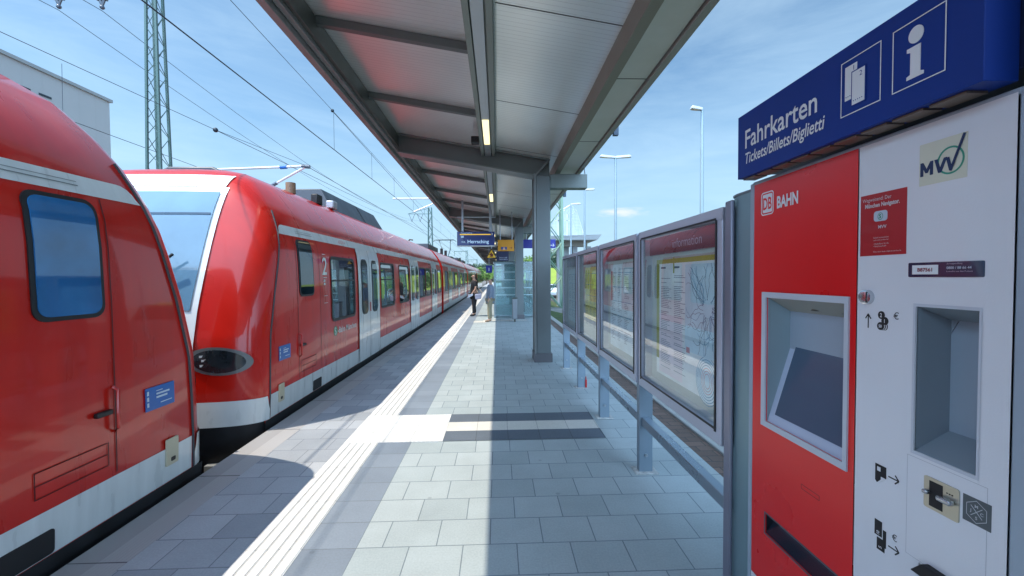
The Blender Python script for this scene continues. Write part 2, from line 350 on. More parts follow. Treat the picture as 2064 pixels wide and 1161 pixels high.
# platform
struct(part('platform_body', MB().box(-2.29, 1.70, -12, 118, -1.38, -.010), mat('platform_concrete', (.24, .24, .23), .85, var=.15, bump=.2)))
PW, PH = .31, .2545
def sheet(name, x0, x1, y0, y1, z, m): return struct(part(name, MB().grid([[(x0, y0, z), (x1, y0, z)], [(x0, y1, z), (x1, y1, z)]]), m))
p_main = brick_mat('paver_light', (.315, .37, .385), (.37, .425, .44), (.15, .19, .215), PW, PH, -.83, 3.893, msize=.0035)
p_left = brick_mat('paver_left', (.27, .30, .335), (.38, .41, .445), (.16, .175, .20), PW, PH, -2.03, 3.893 - .127, msize=.0035)
p_dark = brick_mat('paver_dark_band', (.17, .21, .26), (.21, .255, .31), (.13, .155, .18), PW, PH, -1.13, 3.893, offs=0, msize=.003)
sheet('paving', -.82, 1.72, -12, 118, 0, p_main)
sheet('paving_near_edge', -2.04, -1.45, -12, 118, 0, p_left)
sheet('dark_paving_band', -1.13, -.82, -12, 118, 0, p_dark)
# edge slab, with fine tooling
edge = panel_mat('edge_slab', (.36, .36, .37), .8, 0, .022, 0, .003, .84, .06)
struct(part('platform_edge', MB().box(-2.36, -2.041, -12, 118, -.12, .0), edge))
js = MB()
for k in range(-10, 110):
    js.box(-2.359, -2.042, k * .995 + .31, k * .995 + .316, -.001, .0015)
struct(part('edge_slab_joints', js, mat('joint_dark', (.10, .10, .11), .9)))
# tactile strip with five ribs
twm = mat('tactile_white_concrete', (.64, .645, .635), .75, var=.10, vscale=5, bump=.25, bscale=120)
ts = MB()
for y0, y1 in ((-12, 3.893), (4.657, 118)):
    ts.box(-1.45, -1.13, y0, y1, -.004, .002)
    for i in range(5):
        xa = -1.446 + i * .064
        ts.prism([(xa, .002), (xa + .004, .0068), (xa + .052, .0068), (xa + .056, .002)], 'y', y0, y1)
struct(part('tactile_strip', ts, twm))
jl = MB()
for k in range(-20, 60):
    y = 3.893 + k * .2545 * 2
    if 3.8 < y < 4.7: continue
    jl.box(-1.45, -1.13, y - .0012, y + .0012, .0015, .0072)
for i in range(4): jl.box(-1.450 + .0605 + i * .064, -1.450 + .0685 + i * .064, -12, 118, .0016, .0026)
struct(part('tactile_joints', jl, mat('tactile_joint', (.38, .39, .39), .9)))
tf = MB().box(-1.45, -.53, 3.893, 4.657, -.004, .0045)
nx, ny = 22, 18
for i in range(nx):
    for j in range(ny):
        cx = -1.45 + .92 * (i + .5) / nx; cy = 3.893 + .764 * (j + .5) / ny
        b = len(tf.v); n = 7
        for (r, z) in ((.013, .0045), (.009, .0095)):
            for k in range(n): tf.v.append((cx + r * math.cos(2 * math.pi * k / n), cy + r * math.sin(2 * math.pi * k / n), z))
        for k in range(n): k2 = (k + 1) % n; tf.f.append((b + k, b + k2, b + n + k2, b + n + k))
        tf.f.append(tuple(b + n + k for k in range(n)))
struct(part('tactile_field', tf, twm))
jf = MB()
for xx in (-1.143, -.837): jf.box(xx - .002, xx + .002, 3.893, 4.657, .004, .0052)
for yy in (4.148, 4.402): jf.box(-1.45, -.53, yy - .0015, yy + .0015, .004, .0052)
struct(part('tactile_field_joints', jf, MATS['tactile_joint']))
cd = brick_mat('paver_charcoal', (.095, .12, .15), (.125, .15, .185), (.06, .07, .08), PW, 10, -.53, -3, offs=0, msize=.003)
cc = brick_mat('paver_cream', (.56, .55, .50), (.62, .60, .56), (.3, .3, .3), PW, 10, -.53, -3, offs=0, msize=.003)
sheet('charcoal_paving_row', -.53, 1.03, 3.893, 4.148, .004, cd); sheet('charcoal_paving_row', -.53, 1.03, 4.402, 4.657, .004, cd)
sheet('cream_paving_row', -.53, 1.03, 4.148, 4.402, .004, cc)
sheet('cream_paving_row', -.53, 1.03, 14.6, 14.85, .004, cc); 
sheet('cream_paving_row', -.83, -.40, 14.1, 14.6, .005, cc)
# clinker channel and kerb on the far side
clk = brick_mat('brown_clinker', (.11, .075, .062), (.17, .11, .09), (.06, .055, .05), .21, .105, 0, 0, msize=.006, offs=.5)
struct(part('clinker_strip', MB().box(1.722, 1.93, -12, 118, -.1, -.004), clk))
struct(part('kerb', MB().box(1.932, 2.10, -12, 118, -.5, .02), mat('kerb_concrete', (.34, .35, .34), .85, var=.12, vscale=5, bump=.2), bevel=.008))
# ground on the right: verge, service road, green bank
vg = MB(); rows = []
for j in range(0, 90):
    y = -14 + j * 2.4
    rows.append([(2.10, y, -.06), (2.5, y, -.05 + .02 * math.sin(j)), (3.4, y, -.25), (4.4, y, -.62), (5.0, y, -.70)])
vg.grid(rows)
grassd = mat('verge_grass', (.055, .085, .022), .95, var=.5, vscale=4, bump=1, bscale=25)
struct(part('grass_verge', vg, grassd))
struct(part('service_road', MB().grid([[(5.0, y, -.69), (9.3, y, -.69)] for y in (-30, 205)]), mat('asphalt', (.06, .06, .062), .9, var=.2, vscale=1.5, bump=.4, bscale=40)))
rows = []
for j in range(0, 60):
    y = -20 + j * 4.0; top = max(.0, .2 + .030 * y) * (1 + .06 * math.sin(j * 1.7)); top = min(top, 4.6)
    rows.append([(9.3, y, -.70), (9.8, y, -.62)] + [(10 + 5 * t / 6, y, -.62 + (top + .62) * (t / 6) ** .8 + .06 * math.sin(j * 2.1 + t * 3)) for t in range(1, 7)] + [(17, y, top * 1.02), (22, y, top), (26, y, -1.3)])
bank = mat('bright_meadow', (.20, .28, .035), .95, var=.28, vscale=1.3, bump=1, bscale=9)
near_bank = mat('dark_scrub_ground', (.05, .055, .058), .95, var=.4, vscale=.8, bump=1, bscale=9)  # dull dark ground colour, keeps the near train's reflection dark
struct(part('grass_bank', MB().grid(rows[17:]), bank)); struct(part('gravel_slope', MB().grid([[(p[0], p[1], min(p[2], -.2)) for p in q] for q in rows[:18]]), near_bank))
bl = MB(); rnd = random.Random(3)
for i in range(5200):
    y = rnd.uniform(1.2, 13) if i % 2 else rnd.uniform(1.5, 6); x = 2.12 + abs(rnd.gauss(0, .22)); h = rnd.uniform(.04, .13) * (1.6 if rnd.random() < .06 else 1)
    a = rnd.uniform(0, 6.28); w = rnd.uniform(.004, .010); lx = rnd.gauss(0, .04); ly = rnd.gauss(0, .04); z = -.07
    dx, dy = math.cos(a) * w, math.sin(a) * w; b = len(bl.v)
    bl.v += [(x - dx, y - dy, z), (x + dx, y + dy, z), (x + dx * .7 + lx * .5, y + dy * .7 + ly * .5, z + h * .6), (x - dx * .7 + lx * .5, y - dy * .7 + ly * .5, z + h * .6), (x + lx, y + ly, z + h)]
    bl.f += [(b, b + 1, b + 2, b + 3), (b + 3, b + 2, b + 4)]
o = part('weeds', bl, mat('weed_leaves', (.10, .17, .03), .7, var=.5, vscale=8), recalc=False); tag(o, 'green weeds growing along the kerb behind the display cases', 'weeds', kind='stuff')

# ================================================================ TRAINS
XC = -3.88
SEC = [(1.34, -.80), (1.42, -.30), (1.455, .07), (1.465, .32), (1.468, .65), (1.468, .94), (1.468, 1.0), (1.465, 1.4), (1.455, 1.75), (1.447, 1.84), (1.44, 1.92), (1.405, 2.07), (1.365, 2.18), (1.30, 2.33), (1.19, 2.50), (1.05, 2.68), (.88, 2.80), (.6, 2.88), (.3, 2.91), (0, 2.92)]
def secx(z):
    for (a, za), (b, zb) in zip(SEC, SEC[1:]):
        if za <= z <= zb: return a + (b - a) * (z - za) / (zb - za)
    return SEC[0][0] if z < SEC[0][1] else 0
def full_outline():
    r = [(a, z) for a, z in SEC]; return r + [(-a, z) for a, z in reversed(SEC[:-1])]
def base_y(z):                       # nose profile on the centre line, depth behind the tip
    pts = [(-.8, .10), (.0, .0), (.9, .03), (1.25, .10), (1.9, .30), (2.3, .42), (2.55, .50), (2.7, .58), (2.82, .70), (2.92, .95)]
    for (a, ya), (b, yb) in zip(pts, pts[1:]):
        if a <= z <= b:
            return ya + (yb - ya) * (z - a) / (b - a)
    return pts[0][1] if z < pts[0][0] else pts[-1][1]
CZ = .95
def gauge(x, z):
    """0 at the middle of the section, 1 on its outline"""
    d = math.hypot(x, z - CZ)
    if d < 1e-6: return 0
    o = full_outline(); ux, uz = x / d, (z - CZ) / d
    if z < CZ: return max(abs(x) / secx(max(z, -.8)), 0)
    for (ax, az), (bx, bz) in zip(o, o[1:]):
        ex, ez = bx - ax, bz - az; den = ux * ez - uz * ex
        if abs(den) < 1e-9: continue
        t = (ax * ez - (az - CZ) * ex) / den; s_ = (ax * uz - (az - CZ) * ux) / den
        if t > 0 and -1e-6 <= s_ <= 1 + 1e-6: return d / t
    return 1
def nose_y(x, z, D=.33):
    g = min(1, gauge(x, z)); h = 1 - (max(0, 1 - g ** 5.0)) ** .5
    return base_y(z) + D * h
def build_train(y_tip, s, ncars, label, first_len=14.15, near=False):
    """s=+1: train reaches away along +y from its tip; s=-1: towards -y. Front car first."""
    Y = lambda d: y_tip + s * d
    T = thing('commuter_train', label, 'train', (XC, y_tip, -.97), 'red commuter trains coupled nose to nose')
    def side(d0, d1, z0, z1, off, mb=None, sgn=1, nz_=None):
        mb = mb or MB(); zs = [z0] + [z for _, z in SEC if z0 < z < z1] + [z1]
        if nz_: zs = [z0 + (z1 - z0) * i / nz_ for i in range(nz_ + 1)]
        mb.grid([[(XC + sgn * (secx(z) + off), Y(d), z) for d in (d0, d1)] for z in zs]); return mb
    def side_rr(mb, d0, d1, z0, z1, r, off, depth=.012):
        zs = sorted({round(z, 4) for z in [z0, z1] + [z for _, z in SEC if z0 + r < z < z1 - r] + [z0 + r * (1 - math.cos(R(a))) for a in (18, 36, 54, 72, 90)] + [z1 - r * (1 - math.cos(R(a))) for a in (18, 36, 54, 72, 90)]})
        L = []; Q = []
        for z in zs:
            t = max(0, r - min(z - z0, z1 - z)); ins = r - math.sqrt(max(0, r * r - t * t)); ins = min(ins, r * .98)
            L.append((d0 + ins, z)); Q.append((d1 - ins, z))
        P = lambda q, o: (XC + secx(q[1]) + o, Y(q[0]), q[1])
        mb.grid([[P(a, off), P(b_, off)] for a, b_ in zip(L, Q)])
        loop = L + Q[::-1]; b = len(mb.v); n = len(loop); mb.v += [P(q, off) for q in loop] + [P(q, off - depth) for q in loop]
        for i in range(n): k2 = (i + 1) % n; mb.f.append((b + i, b + k2, b + n + k2, b + n + i))
        return mb
    def densify(pts, zz=(1.0, 1.4, 1.75, 1.84)):
        out = []
        for i, p in enumerate(pts):
            q = pts[(i + 1) % len(pts)]; out.append(p)
            if abs(q[1] - p[1]) > .2:
                for z in (zz if q[1] > p[1] else reversed(zz)):
                    if min(p[1], q[1]) + .01 < z < max(p[1], q[1]) - .01: out.append((p[0] + (q[0] - p[0]) * (z - p[1]) / (q[1] - p[1]), z))
        return out
    SEAM0, SEAM1 = .25, .97
    seam = lambda z: .32 + base_y(z)
    # nose shell: rings from the outline inwards
    ol = full_outline(); rows = []
    for g in (1, .985, .965, .94, .90, .85, .78, .70, .6, .5, .38, .25, .12, .0):
        row = []
        for (x, z) in ol:
            px = x * g; pz = CZ + (z - CZ) * g
            if g == 1: row.append((XC + x, Y(seam(z)), z))
            else: row.append((XC + px, Y(nose_y(px, pz)), pz))
        rows.append(row)
    mb = MB().grid(rows)
    # close the open lower part of the nose
    low = [(XC + 1.34 * k / 8, Y(nose_y(1.34 * k / 8, -.8)), -.8) for k in range(8, -9, -1)]
    mb.grid([low, [(p[0], Y(nose_y((p[0] - XC), CZ)), CZ) for p in low]])
    # band from slanted seam back to the straight body
    mb.grid([[(XC + x, Y(seam(z)), z) for x, z in ol], [(XC + x, Y(1.6), z) for x, z in ol]])
    nose = part('cab_shell', mb, RED, T)
    # patches laid on the nose surface
    def npatch(mb, pts_fn, off, nx=14, nz=14):
        rows = []
        for j in range(nz + 1):
            row = []
            for i in range(nx + 1):
                x, z = pts_fn(i / nx, j / nz); q6 = min(1, abs(x) / max(.1, secx(z))) ** 6
                row.append((XC + x + (off * q6 * (1 if x > 0 else -1)), Y(nose_y(x, z) - off * (1 - q6 * .6)), z))
            rows.append(row)
        return mb.grid(rows)
    def wsh(u, v):
        z = 1.24 + (2.50 - 1.24) * v; hw = .84 + .02 * v; return (-hw + 2 * hw * u, z)
    frp = MB(); npatch(frp, lambda u, v: ((-.90 - .02 * v) + 2 * (.90 + .02 * v) * u, .70 + (2.56 - .70) * v), .012, 16, 18)
    fr_ = part('front_frame', frp, NWHITE, T)
    ws = part('windscreen', npatch(MB(), wsh, .022), WGLASS, T)
    # display strip, lower dark strip, wipers
    part('header_line', npatch(MB(), lambda u, v: (-.84 + 1.68 * u, 2.235 + .022 * v), .028, 14, 1), mat('screen_line', (.02, .06, .11), .3), ws)
    part('wiper', MB().tube([(XC + .84 - .18, Y(nose_y(.66, 1.52) - .05), 1.80), (XC + .2, Y(nose_y(.2, 1.3) - .06), 1.40), (XC + .1, Y(nose_y(.1, 1.25) - .06), 1.27)], .014, 6), BLACKR, ws)
    # white fairing above windscreen
    part('brow_panel', npatch(MB(), lambda u, v: (-.88 + 1.76 * u, 2.57 + .16 * v), .014, 14, 5), mat('brow_white', (.80, .82, .84), .2, 0, 1.0), T)
    # bumper band
    bb = MB(); sw = lambda u: math.sin(math.pi / 2 * (2 * u - 1)); npatch(bb, lambda u, v: (secx(.2) * .9995 * sw(u), .07 + .25 * v + .02 * (1 - abs(sw(u)) ** 6) ), .010, 48, 3)
    part('bumper_band', bb, TWHITE, T)
    sk = MB(); npatch(sk, lambda u, v: (secx(-.1) * .9995 * sw(u), -.65 + (.725 + .02 * (1 - abs(sw(u)) ** 6)) * v), .0085, 48, 4); part('front_skirt', sk, UNDER, T)
    for sx in (-.55, .55, .75): part('brake_hose', MB().tube([(XC + sx, Y(.05), -.10), (XC + sx, Y(-.06), -.22), (XC + sx, Y(-.04), -.45), (XC + sx * .8, Y(.0), -.52)], .025, 6), BLACKR, T)
    part('skirt_step', MB().box(XC + 1.0, XC + 1.28, min(Y(.0), Y(.12)), max(Y(.0), Y(.12)), -.34, -.28), mat('step_grey', (.2, .21, .21), .6), T)
    part('coupler', MB().box(XC - .2, XC + .2, min(Y(-.20), Y(.2)), max(Y(-.20), Y(.2)), -.5, -.15), UNDER, T, bevel=.03)
    # oval headlights
    for sg in (1, -1):
        def lp(u, v, k=1.0):
            t = 2 * math.pi * u; r = v * k
            return (sg * 1.115 + .238 * r * math.cos(t), .735 + .122 * r * math.sin(t) - .02 * r * math.cos(t) * sg)
        hm = MB(); npatch(hm, lambda u, v: lp(u, v, 1.12), .012, 30, 4)
        # thickness of the ring
        npatch(hm, lambda u, v: lp(u, 1, 1.12 + .03 * v), .010, 30, 1)
        hl = part('headlight', hm, mat('lamp_ring', (.15, .16, .16), .35, .3), T)
        part('lamp_glass', npatch(MB(), lambda u, v: lp(u, v, .93), .018, 30, 4), mat('lamp_dark_glass', (.016, .02, .024), .06, 0, .3, ior=1.5, var=.5, vscale=9, rvar=0), hl)
        lb = MB()
        for k, (zz, xx) in enumerate(((.79, -.05), (.75, -.03), (.70, -.045))):
            x = sg * 1.04 + xx; y = Y(nose_y(x, zz) - .022)
            lb.grid([[(XC + x - .028, y, zz - .012), (XC + x + .028, y + s * .01, zz - .008)], [(XC + x - .028, y, zz + .010), (XC + x + .028, y + s * .01, zz + .014)]])
        part('bulb', lb, mat('lamp_bulb', (.6, .6, .58), .3), hl)
    # thin seam between cab shell and body
    sm = MB(); pts = [(XC + x + (.004 if x > 0 else -.004), Y(seam(z) + .004), z) for x, z in SEC if .07 <= z <= 2.33]
    sm.tube(pts, .009, 6); part('cab_seam', sm, mat('seam_grey', (.05, .05, .055), .6), T)
    # cab side: stripe, band, window
    zt, zb = 2.165, 2.06
    ys = seam(2.1) + .02
    d0 = 0
    cars = []; d = 1.6 if near else 1.6
    start = 1.6
    for c in range(ncars):
        d1 = first_len if c == 0 else d0 + 15.45
        dd0 = start if c == 0 else d0 + .35
        dd1 = d1 - .30
        if c == 0: wins = [(2.02, 2.98, 1), (4.58, 5.66, 1), (6.20, 7.30, 0), (8.86, 9.86, 0), (10.0, 11.0, 0), (12.70, 13.70, 0)]
        else:
            q = d0 + .35; wins = [(q + .6, q + 1.7, 0), (q + 3.6, q + 4.9, 0), (q + 5.2, q + 6.5, 0), (q + 8.5, q + 9.8, 0), (q + 10.1, q + 11.4, 0), (q + 13.4, q + 14.5, 0)]
        wins = [w_ for w_ in wins if w_[1] <= dd1]
        body = MB()
        for (xa, za), (xb, zb__) in zip(ol, ol[1:]):
            if min(za, zb__) >= .939 and max(za, zb__) <= 1.841:
                cuts = [dd0] + [t for w_ in wins for t in w_[:2]] + [dd1]; segs = [(cuts[k], cuts[k + 1]) for k in range(0, len(cuts), 2)]
            else:
                cuts = [dd0] + [t for w_ in wins for t in w_[:2]] + [dd1]; segs = [(cuts[k], cuts[k + 1]) for k in range(len(cuts) - 1)]
            for u_, v_ in segs: body.grid([[(XC + xa, Y(u_), za), (XC + xb, Y(u_), zb__)], [(XC + xa, Y(v_), za), (XC + xb, Y(v_), zb__)]])
        b0 = len(body.v); body.v += [(XC + x, Y(dd1), z) for x, z in ol]; body.f.append(tuple(range(b0, b0 + len(ol))))
        if c: b0 = len(body.v); body.v += [(XC + x, Y(dd0), z) for x, z in ol]; body.f.append(tuple(range(b0, b0 + len(ol))))
        body_o = part('car_body', body, REDIN, T)
        part('floor', MB().box(XC - 1.42, XC + 1.42, min(Y(dd0 + .02), Y(dd1 - .02)), max(Y(dd0 + .02), Y(dd1 - .02)), .06, .10), mat('floor_grey', (.12, .12, .13), .7), body_o)
        part('ceiling_lining', MB().box(XC - 1.2, XC + 1.2, min(Y(dd0 + .02), Y(dd1 - .02)), max(Y(dd0 + .02), Y(dd1 - .02)), 2.10, 2.13), mat('lining_pale', (.5, .5, .48), .6), body_o)
        if True:
            g = MB(); o2 = [(x * .93, z * .96 if z > 0 else z) for x, z in ol]
            g.grid([[(XC + x, Y(d1 - .32), z) for x, z in o2], [(XC + x, Y(d1 + .37), z) for x, z in o2]])
            part('gangway', g, mat('gangway_red', (.28, .008, .01), .6), T)
        sx0 = ys if c == 0 else dd0 + .03
        rr = .07
        # upper stripe: rounded start
        st = MB(); n = 6
        if c == 0:
            side(sx0 + .12, dd1 - .02, zb, zt + .01, .004, st)
            pts = [(sx0 + .12, zb), (sx0 - .015, zb)] + [(sx0 + .12 - .115 * math.cos(R(a)) , zb + .115 * math.sin(R(a))) for a in (15, 35, 55, 75, 90)]
            b = len(st.v); st.v += [(XC + secx(q[1]) + .004, Y(q[0]), q[1]) for q in pts]; st.f.append(tuple(b + i for i in range(len(pts))))
        else: side(sx0, dd1 - .02, zb, zt + .01, .004, st)
        part('upper_stripe', st, TWHITE, T)
        lb_ = side(seam(.3) + .02 if c == 0 else dd0 + .01, dd1 - .01, .07, .32, .004)
        part('lower_band', lb_, TWHITE, T)
        gl_ = MB(); side((1.7 if c == 0 else dd0 + .1), dd1 - .1, 2.225, 2.240, .004, gl_); part('gutter_rail', gl_, mat('gutter_red', (.30, .008, .01), .35), T)
        sk = side((seam(0) - .08) if c == 0 else dd0, dd1, -.8, .070, .012); part('side_skirt', sk, UNDER, T)
        # doors and windows along the car (distance from the tip)
        if c == 0:
            doors = [3.16, 7.45, 11.2]
        else:
            q = d0 + .35; doors = [q + 2.0, q + 6.9, q + 11.8]
        for q in doors:
            if q + 1.26 > dd1: continue
            dm = side(q, q + 1.27, .07, zb + .002, .012)
            dr = part('door', dm, TWHITE, T)
            wm = MB(); side_rr(wm, q + .18, q + .48, .92, 1.86, .10, .024); side_rr(wm, q + .79, q + 1.09, .92, 1.86, .10, .024)
            gm_ = MB(); side_rr(gm_, q + .155, q + .505, .895, 1.885, .115, .019, .008); side_rr(gm_, q + .765, q + 1.115, .895, 1.885, .115, .019, .008)
            part('window_seal', gm_, BLACKR, dr); part('door_glass', wm, TGLASS, dr)
            part('door_gap', side(q + .629, q + .641, .08, zb, .0145, side(q - .008, q + .002, .08, zb, .0145, side(q + 1.267, q + 1.277, .08, zb, .0145))), mat('door_gap_dark', (.05, .06, .06), .8), dr)
            part('handle', MB().tube([(XC + secx(1.0) + .03, Y(q + .60), .93), (XC + secx(1.0) + .03, Y(q + .60), 1.10)], .010, 6), mat('handle_red', (.35, .05, .05), .4), dr)
        for q0, q1, tr in wins:
            if q1 > dd1: continue
            for sd in (-1, 1):
                fm = MB()
                po_w = densify(rrect(q0 - .03, .91, q1 + .03, 1.87, .085, 5), (1.0, 1.4, 1.74)); pi_w = densify(rrect(q0 + .012, .952, q1 - .012, 1.828, .065, 5), (1.0, 1.4, 1.74)); b = len(fm.v); n = len(po_w)
                fm.v += [(XC + sd * (secx(p[1]) + .008), Y(p[0]), p[1]) for p in po_w] + [(XC + sd * (secx(p[1]) + .008), Y(p[0]), p[1]) for p in pi_w] + [(XC + sd * (secx(p[1]) - .03), Y(p[0]), p[1]) for p in pi_w]
                for i in range(n): k2 = (i + 1) % n; fm.f += [(b + i, b + k2, b + n + k2, b + n + i), (b + n + i, b + n + k2, b + 2 * n + k2, b + 2 * n + i)]
                w = part('window', fm, BLACKR, T, recalc=False)
                part('window_glass', MB().grid([[(XC + sd * (secx(z_) - .004), Y(q0 + .005), z_), (XC + sd * (secx(z_) - .004), Y(q1 - .005), z_)] for z_ in (.945, 1.4, 1.835)]), TRGLASS, w)
            for side_x in (-.95, .98):
                if c > 1: continue
                st_ = MB()
                for dq in (q0 - .10, q1 - .08): st_.box(XC + side_x - .42, XC + side_x + .38, min(Y(dq), Y(dq + .10)), max(Y(dq), Y(dq + .10)), .45, 1.28)
                st_.box(XC + side_x - .418, XC + side_x + .378, min(Y(q0 - .02), Y(q1 - .06)), max(Y(q0 - .02), Y(q1 - .06)), .40, .50)
                part('seat_bench', st_, mat('seat_blue', (.03, .06, .16), .8, var=.3), body_o)
            if c < 2: part('grab_pole', MB().tube([(XC + .5, Y(q1 + .10), .1), (XC + .5, Y(q1 + .10), 2.10)], .018, 6), mat('pole_pale', (.5, .5, .45), .4, .5), body_o)
            if tr: part('transom', side(q0, q1, 1.50, 1.525, .018), BLACKR, w)
        if c == 0:
            fm = side_rr(MB(), 1.035, 1.435, 1.325, 2.03, .07, .009, .008); w = part('cab_window', fm, BLACKR, T)
            part('window_glass', side_rr(MB(), 1.06, 1.41, 1.35, 2.005, .055, .015, .006), TGLASS if not near else mat('cab_glass_sky_tint', (.02, .13, .32), .03, 0, 0, ior=1.8, var=.3, rvar=0), w)  # near cab glass: blue sky reflection painted into its base colour
            # grooves of the cab door and vent
            gr = MB()
            for q in (.985, 1.62): side(q, q + .008, .34, 2.05, .0045, gr)
            for z in (.40, .47, .54): side(1.05, 1.45, z, z + .006, .0045, gr)
            for q in (1.04, 1.45): side(q, q + .006, .40, .546, .0045, gr)
            part('door_grooves', gr, mat('groove_dark_red', (.10, .003, .004), .6), T)
            part('door_handle', MB().box(XC + 1.468, XC + 1.50, min(Y(1.03), Y(1.13)), max(Y(1.03), Y(1.13)), .72, .75), BLACKR, T, bevel=.006)
            part('grab_rail', MB().tube([(XC + 1.47, Y(1.0), .60), (XC + 1.50, Y(1.0), .62), (XC + 1.50, Y(1.0), .86), (XC + 1.47, Y(1.0), .88)], .010, 6), RED, T)
            # cream socket plate and dark recess in the lower band
            sp = part('socket_plate', side_rr(MB(), .50, .61, .19, .385, .008, .016, .01), CREAM, T)
            part('socket_hole', side_rr(MB(), .53, .57, .215, .245, .008, .019, .004), BLACKR, sp)
            part('step_recess', side_rr(MB(), 1.36, 1.62, .075, .21, .02, .0075, .004), BLACK, T)
            # blue sticker
            stk = part('sticker', side_rr(MB(), .52, .77, .64, .80, .004, .008, .004), BLUES, T)
            fr = Frame((XC + 1.47, Y(.52) if s > 0 else Y(.77), .64), (0, 1, 0), (0, 0, 1)); tm = MB()
            for (a, b_, c_, d_) in ((.085, .10, .20, .112), (.085, .075, .18, .088), (.12, .035, .22, .041), (.085, .125, .14, .130)): plate(tm, fr, rect(a, b_, c_, d_), .0085, .0105)
            for k in range(3): plate(tm, fr, rect(.008, .03 + k * .04, .022, .058 + k * .04), .0085, .0105)
            part('sticker_print', tm, mat('sticker_print_white', (.55, .65, .75), .5), stk)
            fr = Frame((XC + 1.465, 0, 0), (0, 1, 0), (0, 0, 1)); yc = lambda q: Y(q)
            tm = MB(); text_mb(tm, Frame((XC + 1.456, 0, 0), (0, 1, 0), (0, 0, 1)), '2', .34, Y(1.80) - .085, 1.60, .004, bold=.004)
            part('class_number', tm, TWHITE, T)
            mk = MB()
            for z, hh in ((1.88, .006), (1.555, .006), (1.50, .03), (1.455, .03), (1.30, .006), (1.20, .006)):
                plate(mk, Frame((XC + secx(z), 0, 0), (0, 1, 0), (0, 0, 1)), rect(Y(1.80) - .05, z, Y(1.80) + (.06 if hh < .01 else .0), z + hh), .002, .005)
            part('side_marks', mk, TWHITE, T)
            a = Y(2.05) if s > 0 else Y(3.0)
            fr = Frame((XC + 1.468, 0, 0), (0, 1, 0), (0, 0, 1)); tm = MB(); text_mb(tm, fr, '-Bahn München', .13, a + .16, .72, .004, bold=.001)
            part('side_lettering', tm, TWHITE, T)
            cm = MB(); plate(cm, fr, circ(a + .08, .765, .072), .001, .003); em = part('emblem', cm, mat('emblem_green', (.0, .22, .10), .4), T)
            tm = MB(); text_mb(tm, fr, 'S', .15, a + .035, .712, .0045, bold=.004); part('emblem_letter', tm, TWHITE, em)
            # thin vent line in the upper stripe and faint number
            vl = MB(); side(1.10, 1.55, 2.105, 2.112, .007, vl); side(1.10, 1.55, 2.130, 2.134, .007, vl); part('stripe_vent', vl, mat('vent_line', (.2, .22, .22), .5), T)
            tm = MB(); text_mb(tm, Frame((XC + secx(2.1), 0, 0), (0, 1, 0), (0, 0, 1)), '423 291-4', .07, Y(2.6) - .15, 2.09, .016); part('vehicle_number', tm, mat('number_pale_red', (.5, .2, .2), .5), T)
        d0 = d1
    # roof equipment on front car
    a, b = sorted((Y(3.75), Y(7.2)))
    mb = MB(); q = [(a, 3.22), (a + (.02 if s > 0 else .15), 3.22), (b - (.05), 3.22)]
    mb.quadbox([(XC - .9, a, 2.85), (XC + .86, a, 2.75), (XC + .86, b, 2.75), (XC - .9, b, 2.85), (XC - .60, a + .05, 3.22), (XC + .60, a + .05, 3.22), (XC + .60, b - .12, 3.22), (XC - .60, b - .12, 3.22)])
    ru = part('air_conditioning_unit', mb, ROOFG, T, bevel=.02)
    ln = MB(); ln.tube([(XC + .875, a + 1.9, 2.76), (XC + .615, a + 1.9, 3.2)], .006, 4); part('unit_seam', ln, BLACK, ru)
    fb = MB(); fb.tube([(XC + .75, Y(2.35), 2.84), (XC + .75, Y(2.35), 3.0)], .07, 12); part('horn', fb, mat('copper_brown', (.22, .15, .09), .5), T)
    fb = MB(); fb.box(XC + .80, XC + .92, min(Y(2.9), Y(3.1)), max(Y(2.9), Y(3.1)), 2.78, 2.95); part('roof_bracket', fb, BLACK, T, bevel=.02)
    fb = MB(); fb.box(XC + .82, XC + .96, min(Y(3.45), Y(3.65)), max(Y(3.45), Y(3.65)), 2.80, 2.94); part('roof_sensor', fb, ROOFW, T, bevel=.02)
    a, b = sorted((Y(1.35), Y(2.3)))
    part('roof_gear', MB().quadbox([(XC - .5, a, 2.88), (XC + .45, a, 2.88), (XC + .45, b, 2.88), (XC - .5, b, 2.88), (XC - .3, a, 2.985), (XC + .25, a, 2.985), (XC + .25, b, 2.985), (XC - .3, b, 2.985)]), ROOFG, T, bevel=.02)
    fb = MB(); fb.tube([(XC + .35, Y(6.9 + 5.2), 2.84), (XC + .5, Y(6.9 + 5.2), 3.02), (XC + .62, Y(6.9 + 5.2), 3.0)], .03, 6); part('antenna', fb, BLACK, T)
    if ncars > 1:
        # pantograph and low roof boxes on second car
        py = Y(26.8); pg = MB()
        for sx in (-1, 1):
            pg.tube([(XC + sx * .35, py - 1.0, 3.05), (XC + sx * .30, py + .9, 3.65), (XC + sx * .42, py, 4.30)], .035, 6)
        pg.tube([(XC - .85, py, 4.20), (XC - .65, py, 4.33), (XC + .65, py, 4.33), (XC + .85, py, 4.20)], .03, 6)
        pg.tube([(XC - .65, py + .3, 4.33), (XC + .65, py + .3, 4.33)], .03, 6); pg.box(XC - .6, XC + .6, py - 1.3, py + .5, 2.9, 3.05)
        part('pantograph', pg, mat('pantograph_grey', (.08, .12, .13), .5, .5), T)
        for dd in (16.2, 31, 36, 47, 52):
            if dd < ncars * 15.4: part('roof_box', MB().box(XC - .6, XC + .55, Y(dd), Y(dd + 3.2), 2.8, 3.2) if s > 0 else MB().box(XC - .6, XC + .55, Y(dd + 3.2), Y(dd), 2.8, 3.2), ROOFG, T, bevel=.04)
        for dd in (22, 24, 34.6):
            if dd < ncars * 15.4: part('insulator', MB().tube([(XC + .4, Y(dd), 2.85), (XC + .4, Y(dd), 3.35)], .09, 8), BLACK, T)
    return T
